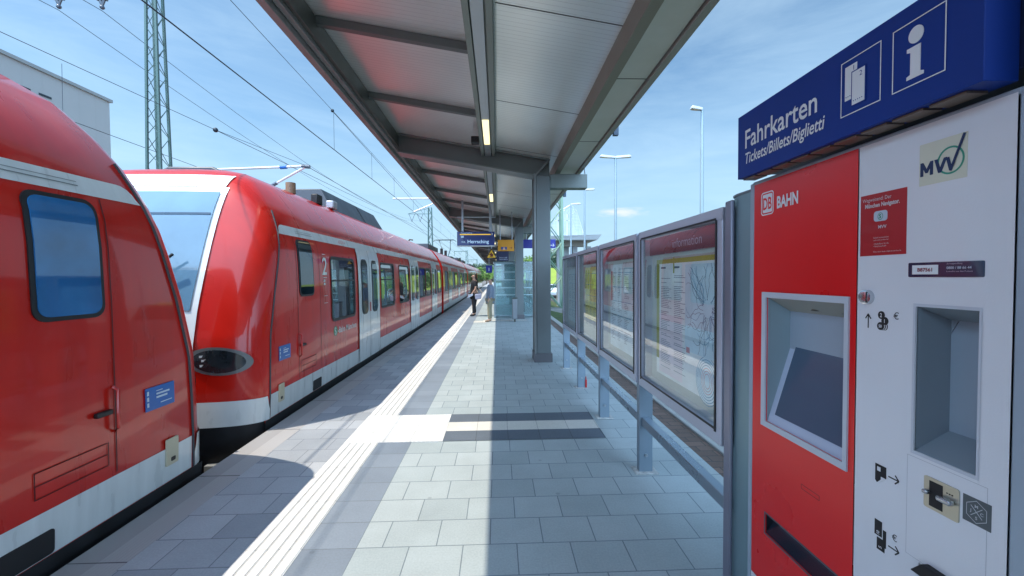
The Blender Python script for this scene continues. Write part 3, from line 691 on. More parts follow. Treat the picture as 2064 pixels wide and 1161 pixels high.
build_train(4.10, 1, 4, 'red commuter train with oval headlight in view, stretching along the platform into the distance')
build_train(3.66, -1, 2, 'red commuter train cut off by the left edge, nearest to the camera', near=True)

# ================================================================ CANOPY
def zs(x): return 3.83 - .165 * x
Y0, Y1 = -10.0, 76.0
CN = thing('platform_canopy', 'long grey steel platform roof with ribbed metal underside on a row of columns', 'canopy', (.85, 7.5, 0))
part('soffit', MB().prism([(-1.84, zs(-1.84)), (-.28, zs(-.28)), (-.28, zs(-.28) + .03), (-1.84, zs(-1.84) + .03)], 'y', Y0, Y1).prism([(-.02, zs(-.02)), (1.07, zs(1.07)), (1.07, zs(1.07) + .03), (-.02, zs(-.02) + .03)], 'y', Y0, Y1), SOFFIT, CN)
part('roof', MB().prism([(-1.90, zs(-1.90) + .04), (1.54, zs(1.54) + .13), (1.54, zs(1.54) + .22), (-1.90, zs(-1.90) + .20)], 'y', Y0, Y1), FASC, CN)
part('fascia', MB().box(-1.94, -1.865, Y0, Y1, 3.80, 4.30).box(-1.855, -1.80, Y0, Y1, 3.86, 4.12), mat('fascia_taupe', (.25, .26, .255), .5, .2), CN, bevel=.004)
part('gutter_trim', MB().box(-1.80, -1.755, Y0, Y1, 3.90, 4.11), STEELD, CN, bevel=.004)
part('purlin', MB().box(1.07, 1.165, Y0, Y1, 3.445, 3.70), mat('purlin_taupe', (.24, .24, .20), .45, .3), CN, bevel=.004)
part('outer_soffit', MB().box(1.165, 1.487, Y0, Y1, 3.50, 3.54), mat('outer_soffit_grey', (.60, .61, .58), .4, .3), CN)
part('outer_fascia', MB().box(1.498, 1.57, Y0, Y1, 3.47, 3.72), FASC, CN, bevel=.004)
sj = MB()
for k in range(-3, 40): 
    y = 1.6 + k * 1.9; sj.prism([(0, zs(0) - .002), (1.07, zs(1.07) - .002), (1.07, zs(1.07)), (0, zs(0))], 'y', y, y + .012); sj.box(1.165, 1.487, y * 1 + .6, y + .61, 3.497, 3.5)
part('sheet_joints', sj, mat('joint_line', (.09, .09, .09), .6), CN)
ch = part('light_channel', MB().box(-.275, -.218, Y0, Y1, 3.735, 3.88).box(-.083, -.022, Y0, Y1, 3.735, 3.88).box(-.218, -.083, Y0, Y1, 3.80, 3.88), mat('channel_green_grey', (.24, .27, .24), .45, .3), CN, bevel=.003)
part('channel_inlay', MB().box(-.205, -.100, Y0, Y1, 3.742, 3.80), mat('inlay_pale', (.45, .48, .50), .35, .4), ch)
k = 0
yl = 5.85 - 5.2 * 3
while yl < 75:
    lm = part('lamp', MB().box(-.198, -.107, yl, yl + 1.05, 3.734, 3.7415), GOLD, CN)
    part('lamp_housing', MB().box(-.20, -.105, yl + 1.06, yl + 1.35, 3.728, 3.7415), STEELL, lm, bevel=.003)
    yl += 5.2
YC = [7.45 + 7.75 * k for k in range(-2, 9)]
for yc in YC:
    part('column', MB().box(.70, .96, yc, yc + .40, 0, 3.36), STEEL, CN, bevel=.012)
    part('column_flange', MB().box(.665, .70, yc - .012, yc + .03, 0, 3.40).box(.665, .70, yc + .37, yc + .412, 0, 3.4), mat('flange_grey', (.22, .24, .24), .4, .4), CN, bevel=.004)
    part('base_plate', MB().box(.655, .985, yc - .03, yc + .44, 0, .16), mat('base_brown_grey', (.12, .12, .13), .5, .3), CN, bevel=.006)
    bm_ = MB().prism([(-1.755, 3.80), (-.12, 3.53), (.70, 3.385), (.96, 3.34), (.96, zs(.96) - .004), (-1.755, zs(-1.755) - .004)], 'y', yc + .12, yc + .20)
    bo = part('beam', bm_, mat('beam_web', (.15, .17, .165), .45, .35), CN)
    part('bottom_flange', MB().prism([(-1.755, 3.775), (-.12, 3.505), (.70, 3.36), (.70, 3.385), (-.12, 3.53), (-1.755, 3.80)], 'y', yc + .02, yc + .32), STEELL if False else mat('flange_mid', (.20, .22, .215), .4, .4), bo, bevel=.003)
    part('top_flange', MB().prism([(-1.755, zs(-1.755) - .03), (.94, zs(.94) - .03), (.94, zs(.94) - .003), (-1.755, zs(-1.755) - .003)], 'y', yc + .02, yc + .32), MATS['flange_mid'], bo, bevel=.003)
    part('knee_plate', MB().quadbox([(.68, yc + .0, 3.375), (.705, yc + .0, 3.35), (.705, yc + .36, 3.35), (.68, yc + .36, 3.375), (.94, yc + .0, 3.66), (.965, yc + .0, 3.645), (.965, yc + .36, 3.645), (.94, yc + .36, 3.66)]), MATS['flange_mid'], bo)
    part('bracket_arm', MB().box(.96, 1.64, yc + .05, yc + .25, 3.15, 3.40), mat('bracket_grey', (.17, .20, .19), .45, .3), CN, bevel=.006)
    part('downpipe_bracket', MB().tube([(1.62, yc + .15, 3.40), (1.60, yc + .15, 3.62)], .01, 6), GSTEEL, CN)
    for dy in (-1.62, -3.28, -5.3):
        y = yc + dy
        if y < Y0: continue
        part('cross_rib', MB().prism([(-1.755, zs(-1.755) - .085), (-.275, zs(-.275) - .085), (-.275, zs(-.275) - .002), (-1.755, zs(-1.755) - .002)], 'y', y, y + .07), MATS['beam_web'], CN, bevel=.003)
for y in (5.55, 9.8, 13.4):
    part('edge_bracket', MB().box(1.57, 1.64, y, y + .06, 3.44, 3.56), mat('bracket_blue_grey', (.06, .10, .16), .5), CN, bevel=.005)
part('cctv_box', MB().box(-.40, -.275, 6.62, 6.76, 3.68, 3.78), BLACK, CN, bevel=.01)

# ================================================================ TICKET MACHINE
FX = 1.11
TM = thing('ticket_machine', 'red and pale grey ticket vending machine with blue sign on top, nearest the camera', 'ticket machine', (1.40, 1.3, 0))
FR = Frame((FX, 0, 0), (0, -1, 0), (0, 0, 1))              # a = -y
def fr_rect(y_far, y_near, z0, z1): return rect(-y_far, z0, -y_near, z1)
# housing behind the front
hs = MB().box(FX + .10, 1.72, .775, 1.79, 0, 1.93); hs.box(FX + .001, FX + .10, 1.763, 1.79, 0, 1.946); hs.box(FX + .001, FX + .10, .780, .8518, 0, 1.946); hs.box(FX + .001, 1.72, .848, 1.763, 1.930, 1.946)
part('housing', hs, mat('housing_pale_blue', (.34, .42, .50), .4, .1, var=.03), TM, bevel=.004)
def front_with_hole(name, yf, yn, z0, z1, holes, m, t=.012):
    """front sheet from y far to y near with rectangular holes (yf,yn,z0,z1)"""
    mb = MB(); ysv = sorted({yf, yn, *[h[0] for h in holes], *[h[1] for h in holes]}); zsv = sorted({z0, z1, *[h[2] for h in holes], *[h[3] for h in holes]})
    for ya, yb in zip(ysv, ysv[1:]):
        for za, zb in zip(zsv, zsv[1:]):
            cy, cz = (ya + yb) / 2, (za + zb) / 2
            if any(min(h[0], h[1]) < cy < max(h[0], h[1]) and h[2] < cz < h[3] for h in holes): continue
            b = len(mb.v); mb.v += [(FX, ya, za), (FX, yb, za), (FX, yb, zb), (FX, ya, zb)]; mb.f.append((b, b + 1, b + 2, b + 3))
    for (a, b_, c, d) in holes:
        a, b_ = max(a, b_), min(a, b_); e = FX + .10
        for P in (((a, c), (b_, c)), ((b_, c), (b_, d)), ((b_, d), (a, d)), ((a, d), (a, c))):
            b = len(mb.v); mb.v += [(FX, *P[0]), (FX, *P[1]), (e if False else FX + .006, *P[1]), (FX + .006, *P[0])]; mb.f.append((b, b + 1, b + 2, b + 3))
    return part(name, mb, m, TM, recalc=False)
hole1 = (1.668, 1.281, .945, 1.458); slot1 = (1.665, 1.275, .475, .556)
front_with_hole('red_panel', 1.758, 1.243, .25, 1.936, [hole1, slot1], MRED)
part('lower_panel', MB().box(FX - .001, FX + .01, .853, 1.758, .02, .247), LILAC, TM)
hole2 = (1.060, .914, 1.078, 1.464); slot2 = (1.040, .88, .745, .785)
front_with_hole('pale_panel', 1.239, .853, .25, 1.936, [hole2, slot2], LILAC)
def hollow(name, h, depth, m, ceil=None, zb0=None, zb1=None):
    a, b_, c, d = h; x0, x1 = FX + .004, FX + depth; zb0 = c if zb0 is None else zb0; zb1 = d if zb1 is None else zb1
    mb = MB(); q = [(x0, a, c), (x0, b_, c), (x0, b_, d), (x0, a, d), (x1, a, zb0), (x1, b_, zb0), (x1, b_, zb1), (x1, a, zb1)]
    mb.v += q; mb.f += [(0, 1, 5, 4), (1, 2, 6, 5), (3, 0, 4, 7), (4, 5, 6, 7)]
    if not ceil: mb.f.append((2, 3, 7, 6))
    o = part(name, mb, m, TM, recalc=False)
    if ceil:
        c2 = MB(); c2.v += [q[2], q[3], q[7], q[6]]; c2.f.append((0, 1, 2, 3)); part('recess_hood', c2, ceil, o, recalc=False)
    return o
RECM = mat('recess_teal_grey', (.30, .40, .44), .5)
rc = hollow('screen_recess', hole1, .146, RECM, BEIGE, .94, 1.372)
# bezel and tilted screen
bz = MB(); ring(bz, FR, fr_rect(1.694, 1.265, .922, 1.480), fr_rect(1.668, 1.281, .945, 1.458), .006)
ring(bz, FR, fr_rect(1.668, 1.281, .945, 1.458), [(p[0], p[1]) for p in fr_rect(1.666, 1.283, .947, 1.456)], -.004)
plate(bz, FR, fr_rect(1.694, 1.668, .922, 1.480), 0, .0055); plate(bz, FR, fr_rect(1.281, 1.265, .922, 1.480), 0, .0055); plate(bz, FR, fr_rect(1.668, 1.281, .922, .945), 0, .0055); plate(bz, FR, fr_rect(1.668, 1.281, 1.458, 1.480), 0, .0055)
part('screen_bezel', bz, mat('bezel_white', (.52, .56, .62), .4), TM)
ss = MB(); ss.quadbox([(FX + .006, 1.667, .946), (FX + .006, 1.282, .946), (FX + .140, 1.282, .946), (FX + .140, 1.667, .946), (FX + .137, 1.667, 1.372), (FX + .137, 1.282, 1.372), (FX + .141, 1.282, 1.372), (FX + .141, 1.667, 1.372)])
sf = part('screen_frame', ss, mat('frame_lilac', (.46, .53, .66), .4), TM)
def tilt(y, z, off): return (FX + .006 + .131 * (z - .946) / .426 - off, y, z)
sc = MB(); sc.v += [tilt(1.634, .982, .003), tilt(1.300, .982, .003), tilt(1.300, 1.271, .003), tilt(1.634, 1.271, .003)]; sc.f.append((0, 1, 2, 3)); sc.v += [tilt(1.634, .982, -.001), tilt(1.3, .982, -.001), tilt(1.3, 1.271, -.001), tilt(1.634, 1.271, -.001)]; sc.f += [(0, 4, 5, 1), (1, 5, 6, 2), (2, 6, 7, 3), (3, 7, 4, 0)]
part('screen', sc, SCREEN, sf)
for yy in (1.50, 1.36): part('hood_spot', MB().ball((FX + .075, yy, 1.416), .017, 14, 6, (1, 1, .12)), mat('spot_grey', (.24, .25, .23), .4), rc)
# ticket tray
tray = hollow('ticket_tray', slot1, .10, mat('tray_dark', (.02, .025, .035), .25, .4))
tf_ = MB(); tf_.quadbox([(FX + .002, 1.663, .477), (FX + .002, 1.277, .477), (FX + .02, 1.277, .477), (FX + .02, 1.663, .477), (FX + .05, 1.663, .552), (FX + .05, 1.277, .552), (FX + .07, 1.277, .552), (FX + .07, 1.663, .552)])
part('tray_flap', tf_, mat('flap_smoked', (.02, .03, .05), .12, .3, .6), tray)
tr_ = MB(); ring(tr_, FR, fr_rect(1.672, 1.268, .468, .563), fr_rect(1.665, 1.275, .475, .556), .001); part('tray_rim', tr_, mat('rim_dark', (.08, .09, .11), .4), tray)
sl_ = MB(); ring(sl_, FR, fr_rect(1.465, 1.378, .765, .783), fr_rect(1.463, 1.380, .767, .781), .0006); part('slot_outline', sl_, mat('slot_dark_red', (.14, .004, .005), .5), TM)
# pale side recess with small display
rc2 = hollow('output_recess', hole2, .14, mat('recess_grey_blue', (.24, .29, .33), .5), None, 1.15, 1.41)
part('recess_display', MB().box(FX + .05, FX + .13, .9145, .925, 1.16, 1.38), SCREEN, rc2, bevel=.003)
bz = MB(); ring(bz, FR, fr_rect(1.066, .908, 1.070, 1.472), fr_rect(1.060, .914, 1.078, 1.464), .0012); part('recess_rim', bz, mat('rim_pale', (.55, .58, .64), .4), rc2)
# door leaf outline, coin tray
gl2 = MB(); ring(gl2, FR, fr_rect(1.075, .890, .79, 1.062), fr_rect(1.0742, .8908, .7908, 1.0612), .0004); part('module_outline', gl2, mat('outline_grey', (.32, .34, .38), .5), TM)
ct = MB(); ct.prism([(1.045, .765), (1.015, .80), (.88, .80), (.87, .765)], 'x', FX - .022, FX + .001); part('coin_shelf', ct, BLACK, TM, bevel=.004)
# lock knob
kn = part('lock_knob', MB().tube([(FX, 1.203, 1.482), (FX - .012, 1.203, 1.482), (FX - .014, 1.203, 1.482)], [.022, .021, .014], 20), mat('chrome', (.6, .62, .65), .15, .9), TM)
part('knob_slit', MB().box(FX - .0152, FX - .0138, 1.192, 1.195, 1.466, 1.498), BLACK, kn)
# logo: frame, letters
lg = MB()
a0, a1, z0, z1 = -1.710, -1.631, 1.797, 1.872
ring(lg, FR, rrect(a0, z0, a1, z1 + .02, .014), rrect(a0 + .0045, z0 + .0045, a1 - .0045, z1 + .0155, .011), .0012)
lo = part('rail_logo', lg, SWHITE, TM)
lg = MB(); plate(lg, FR, rrect(a0 + .010, z0 + .010, a1 - .010, z1 + .010, .006), 0, .0011); part('logo_field', lg, SWHITE, lo)
lg = MB(); text_mb(lg, FR, 'DB', .068, (a0 + a1) / 2, z0 + .0235, .0020, bold=.0012, sx=.62, align='CENTER'); part('logo_letters', lg, MRED, lo)
lg = MB(); text_mb(lg, FR, 'BAHN', .064, -1.613, z0 + .018, .0016, bold=.0022, sx=.68); part('company_name', lg, SWHITE, TM)
# MVV sticker
mv = MB(); plate(mv, FR, fr_rect(1.057, .946, 1.779, 1.886), 0, .001); mo = part('transit_sticker', mv, mat('sticker_cream', (.66, .65, .52), .5), TM)
mv = MB(); ring(mv, FR, circ(-.982, 1.828, .031, .034, 32), circ(-.982, 1.828, .0265, .0295, 32), .0016); part('green_ring', mv, mat('ring_green', (.04, .30, .20), .5), mo)
mv = MB(); mpts = [(-1.0535, 1.803), (-1.0535, 1.838), (-1.047, 1.838), (-1.038, 1.820), (-1.029, 1.838), (-1.0225, 1.838), (-1.0225, 1.803), (-1.0295, 1.803), (-1.0295, 1.822), (-1.0355, 1.810), (-1.0405, 1.810), (-1.0465, 1.822), (-1.0465, 1.803)]
plate(mv, FR, mpts, 0, .0022); plate(mv, FR, [(-1.019, 1.838), (-1.0115, 1.838), (-1.0055, 1.815), (-.9965, 1.838), (-.9895, 1.838), (-1.0025, 1.803), (-1.0095, 1.803)], 0, .0024)
line2(mv, FR, (-.988, 1.836), (-.980, 1.804), .0075, .0026); line2(mv, FR, (-.981, 1.802), (-.951, 1.884), .006, .0030)
part('transit_letters', mv, mat('letters_navy', (.01, .03, .10), .5), mo)
# red poster
po = MB(); plate(po, FR, fr_rect(1.231, 1.089, 1.605, 1.786), 0, .0012); poo = part('red_poster', po, mat('poster_red', (.42, .010, .014), .35, 0, .2), TM)
po = MB(); text_mb(po, FR, 'Wegweisend: Der', .0155, -1.224, 1.765, .0018, sx=.8); text_mb(po, FR, 'München Navigator.', .0165, -1.216, 1.747, .0018, bold=.0006, sx=.80)
text_mb(po, FR, 'MVV', .013, -1.172, 1.683, .0018, bold=.0003)
for zz, t in ((1.655, 'Einfach herunterladen'), (1.648, 'und mobil profitieren'), (1.637, '• Smart Phone für alle'), (1.630, '• Fahrplanauskunft'), (1.614, 'Mehr unter www.s-bahn-muenchen.de')): text_mb(po, FR, t, .0060, -1.186, zz, .0018, sx=.9, res=1)
part('poster_text', po, mat('poster_print', (.62, .55, .55), .5), poo)
po = MB(); plate(po, FR, rrect(-1.186, 1.704, -1.144, 1.734, .008), .001, .0018); part('poster_icon', po, mat('icon_silver', (.5, .58, .66), .4), poo)
po = MB(); ring(po, FR, circ(-1.165, 1.718, .0085, .0105), circ(-1.165, 1.718, .0070, .009), .0022); text_mb(po, FR, 'S', .016, -1.1695, 1.7125, .0022, bold=.0005); part('poster_emblem', po, MATS['emblem_green'], poo)
# info plate
pl = MB(); plate(pl, FR, rrect(-1.081, 1.542, -.906, 1.580, .003), 0, .0015); pp = part('service_plate', pl, mat('plate_dark_blue', (.012, .035, .075), .12, 0, .5), TM)
pl = MB(); plate(pl, FR, rect(-1.070, 1.549, -1.005, 1.573), .001, .0022); part('plate_label', pl, SWHITE, pp)
pl = MB(); text_mb(pl, FR, 'B87561', .013, -1.056, 1.5565, .0028, bold=.0004); part('plate_number', pl, mat('number_red', (.25, .03, .05), .5), pp)
pl = MB(); text_mb(pl, FR, '0800 / 88 66 44', .0085, -.985, 1.562, .0026, bold=.0002); text_mb(pl, FR, 'kostenfrei aus dem Festnetz', .0050, -.985, 1.5545, .0026, res=1); text_mb(pl, FR, 'Störungsmeldung', .0050, -.985, 1.5735, .0026, res=1); part('plate_print', pl, mat('plate_print', (.40, .50, .58), .5), pp)
# pictograms
pc = MB()
line2(pc, FR, (-1.2, 1.390), (-1.2, 1.431), .0032, .001); line2(pc, FR, (-1.2, 1.432), (-1.209, 1.418), .0032, .0012); line2(pc, FR, (-1.2, 1.432), (-1.191, 1.418), .0032, .0014)
for k, (cx, cz) in enumerate(((-1.158, 1.432), (-1.147, 1.416), (-1.160, 1.400))): plate(pc, FR, circ(cx, cz, .0105, .0115), 0, .001 + k * .0002)
for k in (1, 2): ring(pc, FR, [(p[0] + .006 * k, p[1]) for p in circ(-1.160, 1.400, .0105, .0115)], [(p[0] + .006 * k - .003, p[1]) for p in circ(-1.160, 1.400, .0105, .0115)], .0006)
text_mb(pc, FR, '€', .027, -1.122, 1.424, .0008, align='LEFT')
part('coin_pictogram', pc, BLACK, TM)
pc = MB(); 
for t, cx, cz, sz in (('2', -1.158, 1.432, .016), ('1', -1.147, 1.416, .015), ('50', -1.160, 1.400, .012)): text_mb(pc, FR, t, sz, cx, cz - sz * .36, .0020, bold=.0003, sx=.8, align='CENTER')
part('coin_numbers', pc, LILAC, TM)
pc = MB(); plate(pc, FR, [(-1.169, .946), (-1.163, .940), (-1.150, .955), (-1.135, .962), (-1.135, .995), (-1.169, .995)], 0, .001)
line2(pc, FR, (-1.128, .974), (-1.098, .974), .0034, .001); line2(pc, FR, (-1.097, .974), (-1.108, .986), .0034, .0012); line2(pc, FR, (-1.097, .974), (-1.108, .962), .0034, .0014)
co = part('card_pictogram', pc, BLACK, TM)
pc = MB(); plate(pc, FR, rect(-1.162, .976, -1.152, .988), .0005, .0018); plate(pc, FR, [(-1.150, .945), (-1.137, .962), (-1.150, .962)], .0005, .0018); part('card_chip', pc, LILAC, co)
pc = MB(); plate(pc, FR, rect(-1.168, .785, -1.145, .830), 0, .0010); plate(pc, FR, rect(-1.160, .745, -1.136, .780), 0, .0012); plate(pc, FR, rect(-1.142, .760, -1.132, .810), 0, .0008)
text_mb(pc, FR, '€', .026, -1.115, .800, .0008); line2(pc, FR, (-1.125, .775), (-1.094, .775), .0034, .001); line2(pc, FR, (-1.093, .775), (-1.104, .787), .0034, .0012); line2(pc, FR, (-1.093, .775), (-1.104, .763), .0034, .0014)
no = part('note_pictogram', pc, BLACK, TM)
fr90 = Frame((FX, 0, 0), (0, 0, 1), (0, 1, 0)); fr90.z = Vector((-1, 0, 0)); fr90.y = Vector((0, 1, 0))
pc = MB(); text_mb(pc, Frame((FX, 0, 0), (0, 0, 1), (0, 1, 0)), '10', .013, .788, 1.152, -.0018 if Vector((0, 0, 1)).cross(Vector((0, 1, 0))).x > 0 else .0018, bold=.0003, sx=.9)
text_mb(pc, Frame((FX, 0, 0), (0, 0, 1), (0, 1, 0)), '5', .013, .752, 1.144, .0020, bold=.0003); part('note_numbers', pc, LILAC, no)
# card reader
cr_ = MB(); plate(cr_, FR, rrect(-1.028, .947, -.946, 1.028, .005), 0, .003); cro = part('card_reader', cr_, mat('brushed_brass_steel', (.50, .47, .38), .3, .7), TM)
cr_ = MB(); plate(cr_, FR, rect(-1.014, .955, -.982, 1.020), .002, .0038); part('reader_throat', cr_, BLACK, cro)
for q in ((.020, .953, .986, .984, .997), (.018, 1.008, 1.022, .985, .996)): part('reader_lip', MB().box(FX - q[0], FX - .003, *q[1:]), mat('reader_chrome', (.45, .47, .5), .2, .9), cro, bevel=.004)
cr_ = MB()
for k in range(3): plate(cr_, FR, circ(-.972 + k * .006, 1.008, .0016, n=8), .003, .0042)
part('reader_dots', cr_, BLACK, cro)
# hexagon sticker
hx = MB(); plate(hx, FR, fr_rect(.939, .882, .964, 1.026), 0, .001); ho = part('grey_sticker', hx, mat('sticker_grey', (.09, .11, .12), .5), TM)
hx = MB(); hexp = [(-.9105 + .024 * math.cos(R(30 + 60 * k)) , .995 + .027 * math.sin(R(30 + 60 * k))) for k in range(6)]
ring(hx, FR, hexp, [(-.9105 + (p[0] + .9105) * .94, .995 + (p[1] - .995) * .94) for p in hexp], .0016)
line2(hx, FR, (-.922, .983), (-.899, 1.007), .0012, .0016); line2(hx, FR, (-.899, .983), (-.922, 1.007), .0012, .0018)
for t, dx, dz in (('M', 0, .010), ('J', -.011, -.003), ('C', .011, -.003), ('S', 0, -.017)): text_mb(hx, FR, t, .010, -.9105 + dx, .9945 + dz, .0018, bold=.0002, align='CENTER')
part('sticker_lines', hx, mat('line_white', (.5, .53, .55), .5), ho)
# sign
SG = part('sign_box', MB().box(1.035, 1.115, .856, 1.757, 1.960, 2.222), NAVY, TM, bevel=.002)
part('sign_end', MB().box(1.115, 1.62, .80, 1.77, 1.985, 2.18), mat('sign_end_dark', (.008, .014, .05), .4), TM, bevel=.004)
part('sign_hood', MB().box(1.118, 1.70, .70, .80, 1.95, 2.40), mat('hood_pale', (.36, .46, .48), .4), TM, bevel=.01)
ug = MB(); 
for k in range(9):
    y = .90 + k * .095; ug.box(1.050, 1.100, y, y + .080, 1.953, 1.959)
part('sign_grille', ug, mat('grille_bronze', (.20, .15, .11), .35, .6), SG)
FS = Frame((1.035, 0, 0), (0, -1, 0), (0, 0, 1)); sg_ = MB()
text_mb(sg_, FS, 'Fahrkarten', .105, -1.708, 2.076, .0015, bold=.0012, sx=.86); text_mb(sg_, FS, 'Tickets/Billets/Biglietti', .062, -1.706, 2.012, .0015, bold=.0008, sx=.76, shear=.18)
part('sign_lettering', sg_, SWHITE, SG)
pg = MB()
for (a, b_) in ((-1.222, -1.092), (-1.060, -.930)): ring(pg, FS, rect(a, 2.018, b_, 2.178), rect(a + .0028, 2.0208, b_ - .0028, 2.1752), .0015)
plate(pg, FS, rect(-1.208, 2.062, -1.168, 2.160), 0, .0012); 
plate(pg, FS, circ(-1.0, 2.140, .0185, .0205, 28), 0, .0015)
plate(pg, FS, [(-1.022, 2.036), (-.980, 2.036), (-.980, 2.044), (-.988, 2.047), (-.988, 2.113), (-1.022, 2.113), (-1.022, 2.104), (-1.013, 2.101), (-1.013, 2.047), (-1.022, 2.044)], 0, .0015)
po_ = part('sign_pictograms', pg, SWHITE, SG)
pg = MB(); plate(pg, FS, rect(-1.1855, 2.0375, -1.1375, 2.1385), .0013, .0018); part('ticket_outline', pg, NAVY, po_)
pg = MB(); plate(pg, FS, rect(-1.182, 2.041, -1.141, 2.135), .0018, .0024); part('front_ticket', pg, SWHITE, po_)
pg = MB(); text_mb(pg, FS, '1', .020, -1.182, 2.141, .0026, align='LEFT'); text_mb(pg, FS, '2', .020, -1.158, 2.115, .0026)
for k in range(5): plate(pg, FS, circ(-1.176 + k * .0068, 2.052, .0015, n=8), .0024, .0028)
for k in range(3): plate(pg, FS, circ(-1.203 + k * .0068, 2.072, .0015, n=8), .0014, .0020)
part('ticket_numbers', pg, NAVY, po_)

# ================================================================ PILLAR + DISPLAY CASES
pil = MB(); prof = [(1.12, 1.80), (1.12, 1.90), (1.13, 1.945), (1.155, 1.975), (1.20, 1.985), (1.36, 1.985), (1.36, 1.80)]
pil.prism(prof, 'z', 0, 1.918)
PL = thing('steel_pillar', 'tall grey steel pillar standing between the ticket machine and the nearest display case', 'pillar', (1.2, 1.9, 0))
part('shaft', pil, PILM, PL); part('pillar_cap', MB().prism([(1.115, 1.795), (1.115, 1.90), (1.126, 1.948), (1.152, 1.98), (1.20, 1.99), (1.365, 1.99), (1.365, 1.795)], 'z', 1.918, 1.928), SILVERD, PL)
part('edge_trim', MB().box(1.100, 1.119, 1.915, 1.975, .0, 1.905), mat('trim_mauve', (.26, .27, .34), .35, .5), PL, bevel=.008)

HEADM = mat('case_header_plum', (.05, .012, .045), .3, 0, .3, var=.1)
def poster(parent, ya, yb, kind):
    """poster sheet on plane x = 1.185, seen from -x; yb > ya"""
    F = Frame((1.183, 0, 0), (0, -1, 0), (0, 0, 1)); rn = random.Random(kind)
    x0, x1 = -yb + .10, -ya - .05; W = x1 - x0
    col = {0: (.86, .90, .92), 1: (.74, .86, .92), 2: (.86, .80, .18), 3: (.50, .66, .72)}[kind]
    mb = MB(); plate(mb, F, rect(x0, .84 if kind != 2 else 1.0, x1, 1.665), 0, .002); P_ = part('poster', mb, mat('poster_sheet_%s' % 'abcd'[kind], col, .7, var=.08, vscale=6), parent)
    dk = MB(); cl = MB(); rd = MB(); ol_ = MB()
    if kind == 0:
        plate(ol_, F, rect(x0, 1.635, x1, 1.665), .002, .003); plate(ol_, F, rect(x0, .95, x0 + .05, 1.635), .002, .003)
        for col_ in range(2):
            a = x0 + .08 + col_ * .22; z = 1.60; plate(dk, F, rect(a, z, a + .08, z + .012), .002, .0032); z -= .04
            while z > .92:
                z -= rn.choice((.012, .012, .012, .03)); plate(dk, F, rect(a, z, a + rn.uniform(.09, .18), z + .0032), .002, .0032)
        plate(cl, F, rect(x0 + .52 * W, 1.12, x1 - .01, 1.61), .002, .0024) if False else None
        mp_ = MB(); plate(mp_, F, rect(x0 + .50 * W, 1.08, x1 - .01, 1.62), .002, .0025); plate(mp_, F, circ(x0 + .80 * W, .95, .135, .13, 28), .002, .0023); part('map_ground', mp_, mat('map_pale_blue', (.66, .82, .93), .7, var=.10, vscale=5), P_)
        mp_ = MB(); plate(mp_, F, rect(x0 + .05, .86, x0 + .46 * W, 1.28), .002, .0025); part('list_ground', mp_, mat('list_pale_pink', (.86, .76, .83), .7, var=.08, vscale=4), P_)
        cx, cz = x0 + .80 * W, 1.36
        for i in range(44):
            t = rn.uniform(0, 6.28); px, pz = cx + .05 * math.cos(t), cz + .05 * math.sin(t); dirt = t
            for k in range(10):
                dirt += rn.uniform(-.7, .7); q = (px + .026 * math.cos(dirt), pz + .030 * math.sin(dirt))
                if not (x0 + .5 * W < q[0] < x1 - .01 and 1.08 < q[1] < 1.62): break
                line2(dk if i % 2 else cl, F, (px, pz), q, .0024, .0028 + i * .00002); px, pz = q
        for r in (.07, .115, .16): ring(dk, F, circ(cx, cz, r * 1.0, r * 1.35, 30), circ(cx, cz, r - .003, r * 1.35 - .003, 30), .0024)
        for i in range(60): q = (cx + rn.gauss(0, .09), cz + rn.gauss(0, .11)); 
        
        for k in range(7): ring(rd if k > 3 else cl, F, circ(cx, .95, .13 - .016 * k, .14 - .016 * k, 30), circ(cx, .95, .126 - .016 * k, .136 - .016 * k, 30), .0024)
        plate(rd, F, rect(x0 + .52 * W, 1.07, x0 + .57 * W, 1.105), .002, .003)
        text_mb(ol_, F, 'i', .16, x0 + .30 * W, 1.57, .0035, bold=.003)
    else:
        for r_ in range(5):
            for c_ in range(4):
                a = x0 + .04 + c_ * (W - .06) / 4; z = 1.58 - r_ * .14
                plate(cl if (r_ + c_) % 3 else dk, F, rect(a, z, a + (W - .06) / 4 - .03, z + .006), .002, .003)
                for k in range(6): plate(dk, F, rect(a, z - .018 - k * .016, a + rn.uniform(.05, .14), z - .014 - k * .016), .002, .003)
        if kind == 1: plate(rd, F, rect(x0 + .02, 1.30, x0 + .10, 1.60), .002, .003); ring(cl, F, rect(x0 + .3, 1.3, x1 - .03, 1.62), rect(x0 + .304, 1.304, x1 - .034, 1.616), .0032)
    part('print_dark', dk, mat('print_slate', (.10, .15, .22), .7), P_, recalc=False)
    if cl.v: part('print_blue', cl, mat('print_sky', (.12, .32, .50), .7), P_, recalc=False)
    if rd.v: part('print_red', rd, mat('print_rose', (.62, .28, .32), .7), P_, recalc=False)
    if ol_.v: part('print_olive', ol_, mat('print_olive', (.38, .40, .06), .7), P_, recalc=False)
labs = ['glazed display case nearest the pillar, with route map and list posters', 'glazed display case second from the pillar, with pale blue poster', 'glazed display case third from the pillar, with yellow timetable poster', 'narrow-looking glazed display case farthest from the ticket machine']
spans = [(1.995, 3.19), (3.25, 4.45), (4.51, 5.68), (5.74, 6.98)]
